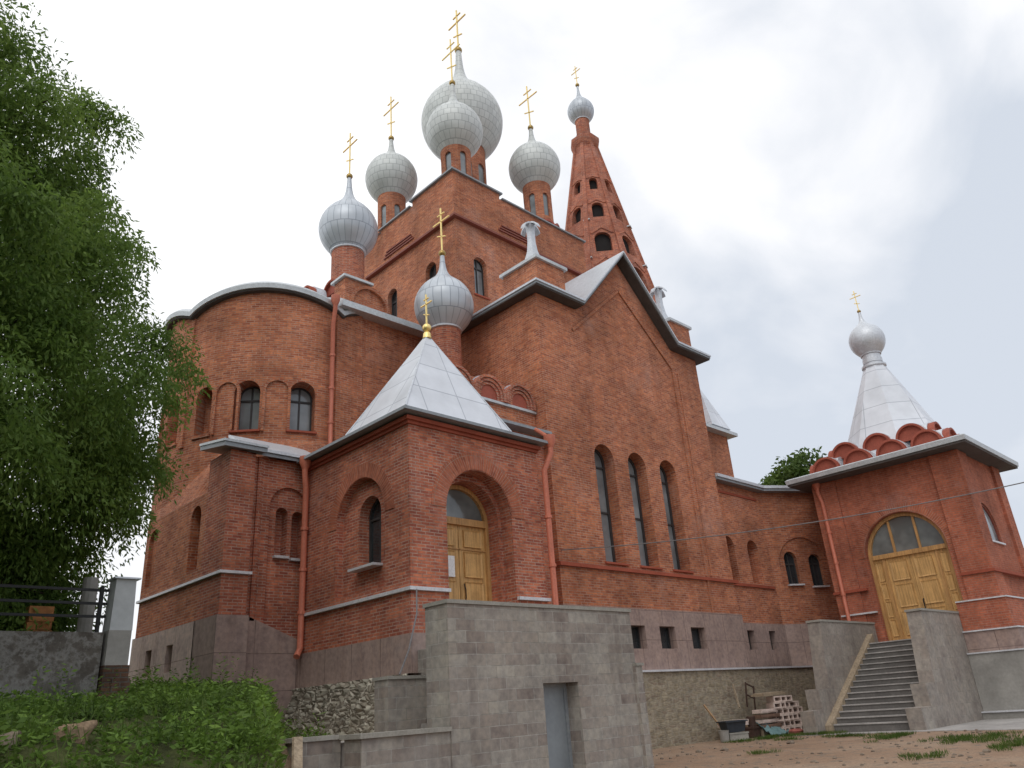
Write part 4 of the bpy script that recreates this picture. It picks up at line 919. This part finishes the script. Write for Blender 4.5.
b = B(); b.lathe(0, 0, [(.13, 0), (.16, .30), (.17, .31), (.145, .30), (.115, .03)], 16); simple('bucket', b, 'plaster_grey', 'grey bucket beside the dark trough', 'bucket', None, (22.2, 14.2, -1.236))
for i, (x, z, m, lb) in enumerate(((23.35, -1.236, 'board', 'yellowish sawn board pile at its lowest layer'), (23.3, -1.05, 'board', 'yellowish middle layer of the sawn board pile'), (23.0, -.86, 'hollow', 'pinkish top layer of the sawn board pile'))):
    b = B(); b.box(0, 1.0, 0, .4, 0, .08); b.box(.05, 1.05, .02, .38, .081, .165); simple('board_stack', b, m, lb, 'boards', None, (x, 14.55, z), (0, 0, R_(-4-3*i)))
b = B(); b.box(-.025, .025, -.02, .02, 0, 1.2); simple('wooden_batten', b, 'board', 'pale batten leaning left against the yellow foundation stone', 'batten', None, (22.95, 14.5, -1.2), (R_(-22), R_(-24), 0))
b = B(); b.box(-.03, .03, -.02, .02, 0, .8); simple('wooden_batten', b, 'board_grey', 'pale batten leaning upright behind the timber pile', 'batten', None, (24.3, 14.8, -.35), (R_(-18), R_(18), 0))
b = B()
for x in (-.18, .18): b.box(x-.02, x+.02, -.02, .02, 0, .85)
for z in (.42, .81): b.box(-.18, .18, -.018, .018, z-.02, z+.02)
simple('step_ladder', b, 'ladder', 'rusty steel ladder frame leaning behind the block pile', 'ladder', None, (25.1, 14.85, -.42), (R_(-14), R_(22), R_(-15)))
b = B(); b.lathe(0, 0, [(.02, 0), (.2, 0), (.24, .1), (.16, .16), (.02, .17)], 10); simple('plastic_bag', b, plain('red_plastic', (.30, .09, .07), .6, 0, .3, 8.), 'small reddish bag on the ground beside the left stair wall', 'bag', None, (25.0, 13.35, -1.236))
b = B(); b.lathe(0, 0, [(.13, 0), (.14, .28), (.12, .30), (.02, .30)], 12); simple('metal_drum', b, 'ladder', 'dark metal can between the boards and timber pile', 'can', None, (24.2, 14.4, -.925))
b = B(); b.box(-.3, .3, -.2, .2, 0, .28); b.box(-.32, .32, -.22, .22, .25, .31); simple('wooden_crate', b, 'ladder', 'dark wooden crate under the metal can', 'crate', None, (24.15, 14.45, -1.236), (0, 0, R_(10)))

# ------------------------------------------------------------------ rocks on the bank
def rock(name, x, y, sx, sy, sz, mat, label, seed, rz=0.):
    r = random.Random(seed); bm = bmesh.new(); bmesh.ops.create_icosphere(bm, subdivisions=3, radius=1.)
    ph = [r.uniform(0, 6) for _ in range(6)]
    for v in bm.verts:
        c = v.co; k = 1+.16*math.sin(c.x*3+ph[0])*math.sin(c.y*2.6+ph[1])+.12*math.sin(c.z*4+ph[2])+.06*math.sin(c.x*8+ph[3])*math.sin(c.y*7+ph[4])
        v.co = Vector((max(-.85, min(.85, c.x+.25*c.z))*sx*k*1.2, max(-.9, min(.85, c.y))*sy*k, max(-.8, min(.75+.25*c.x, c.z))*sz*k*1.2))
    me = bpy.data.meshes.new(name); bm.to_mesh(me); bm.free()
    o = link(name, me, mat, None, 35); o.location = (x, y, hgt(x, y)+sz*.25); o.rotation_euler = (0, .1, rz); tag(o, label, 'rock')
rock('boulder', 2.05, 9.0, .115, .11, .10, 'rock_grey', 'small grey boulder on the bank, left of the sandy one', 3)
rock('boulder', 2.62, 9.1, .18, .14, .125, 'rock', 'larger sandy brown boulder on the grassy bank', 5, -.3)

# ------------------------------------------------------------------ foliage
def leaves(name, P, D, Nn, L, Wd, mat, parent=None, tint=None):
    """P points, D leaf direction, Nn side direction, L length, Wd width arrays -> one mesh of folded diamond leaves"""
    n = len(P); P = P.astype(np.float32)
    a = P; m1 = P+D*(L*.45)[:, None]+Nn*(Wd*.5)[:, None]; t = P+D*L[:, None]; m2 = P+D*(L*.45)[:, None]-Nn*(Wd*.5)[:, None]
    V = np.stack([a, m1, t, m2], 1).reshape(-1, 3)
    me = bpy.data.meshes.new(name); me.vertices.add(4*n); me.vertices.foreach_set('co', V.ravel().astype(np.float32))
    me.loops.add(4*n); me.loops.foreach_set('vertex_index', np.arange(4*n, dtype=np.int32)); me.polygons.add(n)
    me.polygons.foreach_set('loop_start', np.arange(0, 4*n, 4, dtype=np.int32)); me.update(calc_edges=True)
    at = me.attributes.new('tint', 'FLOAT', 'FACE'); at.data.foreach_set('value', (rng.random(n) if tint is None else tint).astype(np.float32))
    me.materials.append(M[mat]); o = bpy.data.objects.new(name, me); COL.objects.link(o)
    if parent: attach(o, parent)
    return o
def unit(v): return v/np.maximum(1e-6, np.linalg.norm(v, axis=1))[:, None]
def side(D):
    r = rng.normal(size=D.shape); return unit(np.cross(D, r))
def spray(centers, radii, per, L, Wd, droop=.5, flat=.6, outward=None):
    """sprays of leaves round branch tips"""
    n = len(centers)*per; ci = np.repeat(np.arange(len(centers)), per)
    g = rng.normal(size=(n, 3)); g[:, 2] *= flat; rr = rng.random(n)**.5
    off = unit(g)*(radii[ci]*rr)[:, None]; off[:, 2] -= droop*rr**2*radii[ci]
    P = centers[ci]+off
    D = unit(off*.6/radii[ci][:, None]+rng.normal(size=(n, 3))*.55+np.array([0, 0, -droop]))
    tint = np.clip(rng.normal(.5, .2, n)+np.repeat(rng.normal(0, .22, len(centers)), per), 0, 1)
    return P, D, side(D), rng.uniform(.7, 1.3, n)*L, rng.uniform(.7, 1.3, n)*Wd, tint
def tree(name, x, y, z0, label, prof, n, per, L, Wd, mat, trunk_r, group=None, srad=(.5, .95), shell=.55, zmin=None, droop=.5, sector=None, extra=(), keep=None):
    """prof: [(z, radius)...] crown outline; sprays fill the volume, limbs run out to groups of sprays"""
    t = thing(name, (x, y, z0), label, 'tree', group)
    zs = np.array([p[0] for p in prof]); rs = np.array([p[1] for p in prof])
    c = []
    while len(c) < n:
        z = rng.uniform(zs[0], zs[-1]); a = rng.uniform(0, 2*math.pi); R0 = np.interp(z, zs, rs)
        if rng.random() > R0/rs.max()+.1: continue
        if sector and not (sector[0] < a < sector[1]) and rng.random() < .6: continue
        R1 = R0*(1+.10*math.sin(3*a+z*1.3)+.08*math.sin(7*a-z*2.1)); r = R1*(shell+(1-shell)*rng.random()**.6)-.35
        if math.sin(a*4.3+z*1.6)*math.sin(z*2.3+a*1.7) > .72: continue
        if keep and not keep(x+r*math.cos(a), y+r*math.sin(a), z): continue
        c.append((x+r*math.cos(a), y+r*math.sin(a), z))
    c = np.array(c+list(extra)); n = len(c); rad = rng.uniform(*srad, n)
    P, D, S, LL, WW, tint = spray(c, rad, per, L, Wd, droop)
    leaves('crown', P, D, S, LL, WW, mat, t, tint)
    b = B(); ztop = zs[-1]
    tp = [(x+.25*math.sin(k*.9), y+.2*math.sin(k*1.3+1), z0-.3+(ztop-z0)*.9*k/8) for k in range(9)]
    b.tube(tp, trunk_r, 10, trunk_r*.15)
    idx = rng.choice(n, min(n, 60), replace=False)
    for i in idx:
        e_ = Vector(c[i]); zz = max(z0+1.2, e_.z-(.5+.6*math.hypot(e_.x-x, e_.y-y))); k = min(7.9, max(0, (zz-z0+.3)/((ztop-z0)*.9)*8)); k0 = int(k)
        s = Vector(tp[k0]).lerp(Vector(tp[k0+1]), k-k0); mid = s.lerp(e_, .5)+Vector((0, 0, .35)); r0 = trunk_r*(1-.85*k/8)*.38
        b.tube([s, s.lerp(mid, .6)+Vector((0, 0, .1)), mid, mid.lerp(e_, .5)+Vector((0, 0, .1)), e_], max(.03, r0), 6, .012)
    b.make('trunk', 'bark', t, 60)
    return t
S_ = 1.25
big = [(2.0, 5.4), (3.0, 6.4), (4.0, 6.8), (5.2, 7.3), (6.0, 7.3), (7.7, 6.9), (8.9, 6.3), (10.4, 5.7), (11.0, 5.7), (12.4, 5.3), (13.0, 4.55), (13.8, 3.75), (14.6, 3.1), (15.3, 2.2), (16.0, 1.1)]
tree('broadleaf_tree', -1.25, 17.5, 1.7, 'large leafy tree filling the left side beyond the railing', [(z, r-.25) for z, r in big], 1150, 430, .125, .042, 'leaf', .34, None, (.45, .95), .5, droop=.55, sector=(3.6, 6.6), extra=[(6.0+rng.normal()*.35-.5*k, 17.1+rng.normal()*.4, 8.7+rng.normal()*.45-.1*k) for k in (0, 0, 0, 1, 1, 2, 2, 3)]+[(5.0+rng.normal()*.45, 17.2+rng.normal()*.7, rng.uniform(4.3, 7.3)) for _ in range(40)]+[(rng.uniform(-1.5, 5.0), 17.3+abs(rng.normal())*.8, rng.uniform(2.0, 4.6)) for _ in range(150)], keep=lambda px, py, pz: pz > 4.2 or (py > 16.4 and px < 5.))
# undergrowth behind the railing
for i, (x, y, r, h, lb) in enumerate(((-2.5, 18.5, 1.8, 2.6, 'dark bush behind the railing at the far left edge'), (1.2, 19.0, 1.7, 2.4, 'dark bush behind the railing below the big tree'), (3.6, 18.6, 1.25, 2.3, 'dark bush behind the railing near the white post'))):
    tree('bush', x, y, 1.4, lb, [(1.5, r), (1.5+h*.5, r), (1.5+h, r*.4)], 70, 180, .17, .07, 'leaf', .08, None, (.4, .8), .4)
for x in (-9., -4.5, 0.5):
    tree('background_tree', x, 27.+x*.2, 1., {-9.: 'tall dark tree behind the big tree, farthest left', -4.5: 'dark tree behind the big tree, between two others', .5: 'dark tree behind the big tree, nearest the apse'}[x], [(1.5, 3.2), (5, 3.4), (8, 2.6), (11, .8)], 150, 150, .32, .13, 'leaf', .2, None, (.7, 1.2), .4)
# far trees behind the gallery and right of the gatehouse
tree('far_tree', 46., 20.6, -1.2, 'green tree crown showing above the gallery roof', [(6, 3.0), (9, 3.6), (12, 3.0), (13.6, 1.4)], 150, 140, .36, .17, 'leaf_far', .3, None, (.6, 1.1), .4)
tree('far_tree', 50., 24.4, -1.2, 'smaller green tree beside the long front wall beyond the gallery', [(6, 2.4), (9, 3.0), (12, 2.4), (13.9, 1.0)], 100, 140, .36, .17, 'leaf_far', .3, None, (.6, 1.1), .4)
tree('far_tree', 58.5, 12.2, -1.2, 'distant dark green tree right of the gatehouse', [(0, 3.4), (4, 3.6), (6, 2.6), (7.4, 1.0)], 130, 130, .4, .18, 'leaf', .3, None, (.8, 1.3), .4)

# weeds on the bank
def scatter(n, test):
    out = []
    while len(out) < n:
        x = rng.uniform(-5, 10.9); y = rng.uniform(4.5, 21.5)
        if test(x, y): out.append((x, y, hgt(x, y)))
    return np.array(out)
def onbank(x, y):
    if x > .52*y+.15 and y < 19: return rng.random() < .45 and y > 12.2 and x < .60*y and x < 9.9
    if x > 6.4 and 11.5 <= y < 13.3 and x > 7.2: return False
    if x > 10.3 or (x-AX0)**2+(y-AY0)**2 < 4.4**2: return False
    if y > 15. and x < 5.2: return False
    if x > 8.3 and y > 19.1: return False
    if 7.2 < y < 9.4 and (abs(x-2.05*y/9) < .17 or abs(x-2.62*y/9) < .25) and rng.random() < .6: return False
    if x > 9.0: return False
    if .5+.5*math.sin(x*1.7+.8*y)*math.sin(y*1.3-x*.9+1)+.25*math.sin(4.1*x)*math.sin(3.7*y) < rng.random()*.75: return False
    return abs(x) < y*1.1+3
pl = scatter(7500, onbank)
clump = np.sin(pl[:, 0]*1.1+pl[:, 1]*.7)*np.sin(pl[:, 1]*.9-pl[:, 0]*.5)
hh = np.clip(.05+.26*rng.random(len(pl))**2.2+.07*clump+.12*np.clip((pl[:, 1]-12)/6, 0, 1)*np.clip((pl[:, 0]-4.5)/2, 0, 1), .05, .45)
per = 16; ci = np.repeat(np.arange(len(pl)), per); n = len(ci)
u = rng.random(n); ang = rng.uniform(0, 2*math.pi, n); sp = hh[ci]*(.35+.5*rng.random(n))
P = pl[ci]+np.stack([np.cos(ang)*sp*.55*u, np.sin(ang)*sp*.55*u, hh[ci]*(u*.95)], 1)
D = unit(np.stack([np.cos(ang), np.sin(ang), rng.uniform(-.3, .8, n)], 1)+rng.normal(size=(n, 3))*.25)
tall = scatter(110, lambda x, y: onbank(x, y) and x > 1.5)
T0 = np.repeat(tall, 26, 0); k = np.tile(np.arange(26), len(tall)); th = np.repeat(rng.uniform(.25, .75, len(tall)), 26); an = k*2.4+np.repeat(rng.uniform(0, 6, len(tall)), 26)
P2 = T0+np.stack([.03*np.cos(an), .03*np.sin(an), th*(.2+.8*k/26)], 1); D2 = unit(np.stack([np.cos(an), np.sin(an), .25+0*an], 1))
P = np.concatenate([P, P2]); D = np.concatenate([D, D2]); n0 = n; n = len(P); ci = np.concatenate([ci, np.zeros(len(P2), int)])
wl_ = leaves('bank_weeds', P, D, side(D), np.exp(rng.normal(-2.72, .38, n))*(.7+.5*hh[ci]/.3), np.exp(rng.normal(-3.55, .35, n))*(.7+.5*hh[ci]/.3), 'weed', None, np.clip(.5+.3*clump[ci]+rng.normal(0, .18, n), 0, 1))
tag(wl_, 'green weeds and nettles covering the bank', 'weeds', None, 'stuff')
gb = scatter(11000, onbank); n = len(gb); ang = rng.uniform(0, 2*math.pi, n)
D = unit(np.stack([np.cos(ang)*.4, np.sin(ang)*.4, np.ones(n)], 1)); gr = leaves('bank_grass', gb-np.array([0, 0, .02]), D, side(D), rng.uniform(.10, .42, n), rng.uniform(.006, .014, n), 'tuft')
tag(gr, 'grass blades among the weeds on the bank', 'grass', None, 'stuff')
# grass tufts on the clay yard
tc_ = []
for (x0, y0, sx, sy, k) in ((23.6, 13.2, 1.0, .3, 26), (24.6, 12.4, .5, .5, 30), (21.9, 13.4, .4, .3, 8), (22.0, 9.2, 1.2, .6, 26), (20.5, 6.6, 1.4, .8, 40), (18.6, 5.2, 1.0, .6, 30), (17.6, 10.2, .5, .3, 5), (22.8, 10.6, .6, .5, 14), (22.2, 12.2, .4, .3, 6), (16., 6.2, .6, .4, 8)):
    for _ in range(k): tc_.append((x0+rng.normal()*sx*.6, y0+rng.normal()*sy*.6, -1.24))
tc_ = np.array(tc_); per = 60; ci = np.repeat(np.arange(len(tc_)), per); n = len(ci); ang = rng.uniform(0, 2*math.pi, n); rr = rng.random(n)**.5*.16
P = tc_[ci]+np.stack([np.cos(ang)*rr, np.sin(ang)*rr, np.zeros(n)], 1); D = unit(np.stack([np.cos(ang)*rr*4, np.sin(ang)*rr*4, np.ones(n)], 1)+rng.normal(size=(n, 3))*.15)
gr = leaves('yard_grass', P, D, side(D), rng.uniform(.04, .13, n), rng.uniform(.006, .014, n), 'tuft'); tag(gr, 'grass tufts growing on the clay yard', 'grass', None, 'stuff')

pb = B(); r = random.Random(11)
for _ in range(420):
    x, y = r.uniform(13, 24), r.uniform(1, 14.5)
    if x < 14.6 and y > 10.5: continue
    k = r.uniform(.012, .05)*(2.2 if r.random() < .06 else 1); z = hgt(x, y)+k*.15
    if 21.3 < x and y < 13: z = max(z, -1.236+k*.1)
    L = [[(x+k*q*math.cos(a+r.uniform(-.3, .3))*r.uniform(.8, 1.2), y+k*q*math.sin(a), z+k*h) for a in (0, 1.3, 2.5, 3.8, 5.1)] for q, h in ((.9, -.3), (1., .2), (.5, .6))]
    pb.loft(L)
tag(pb.make('pebbles', 'rock_grey'), 'small stones scattered over the clay yard', 'stones', None, 'stuff')
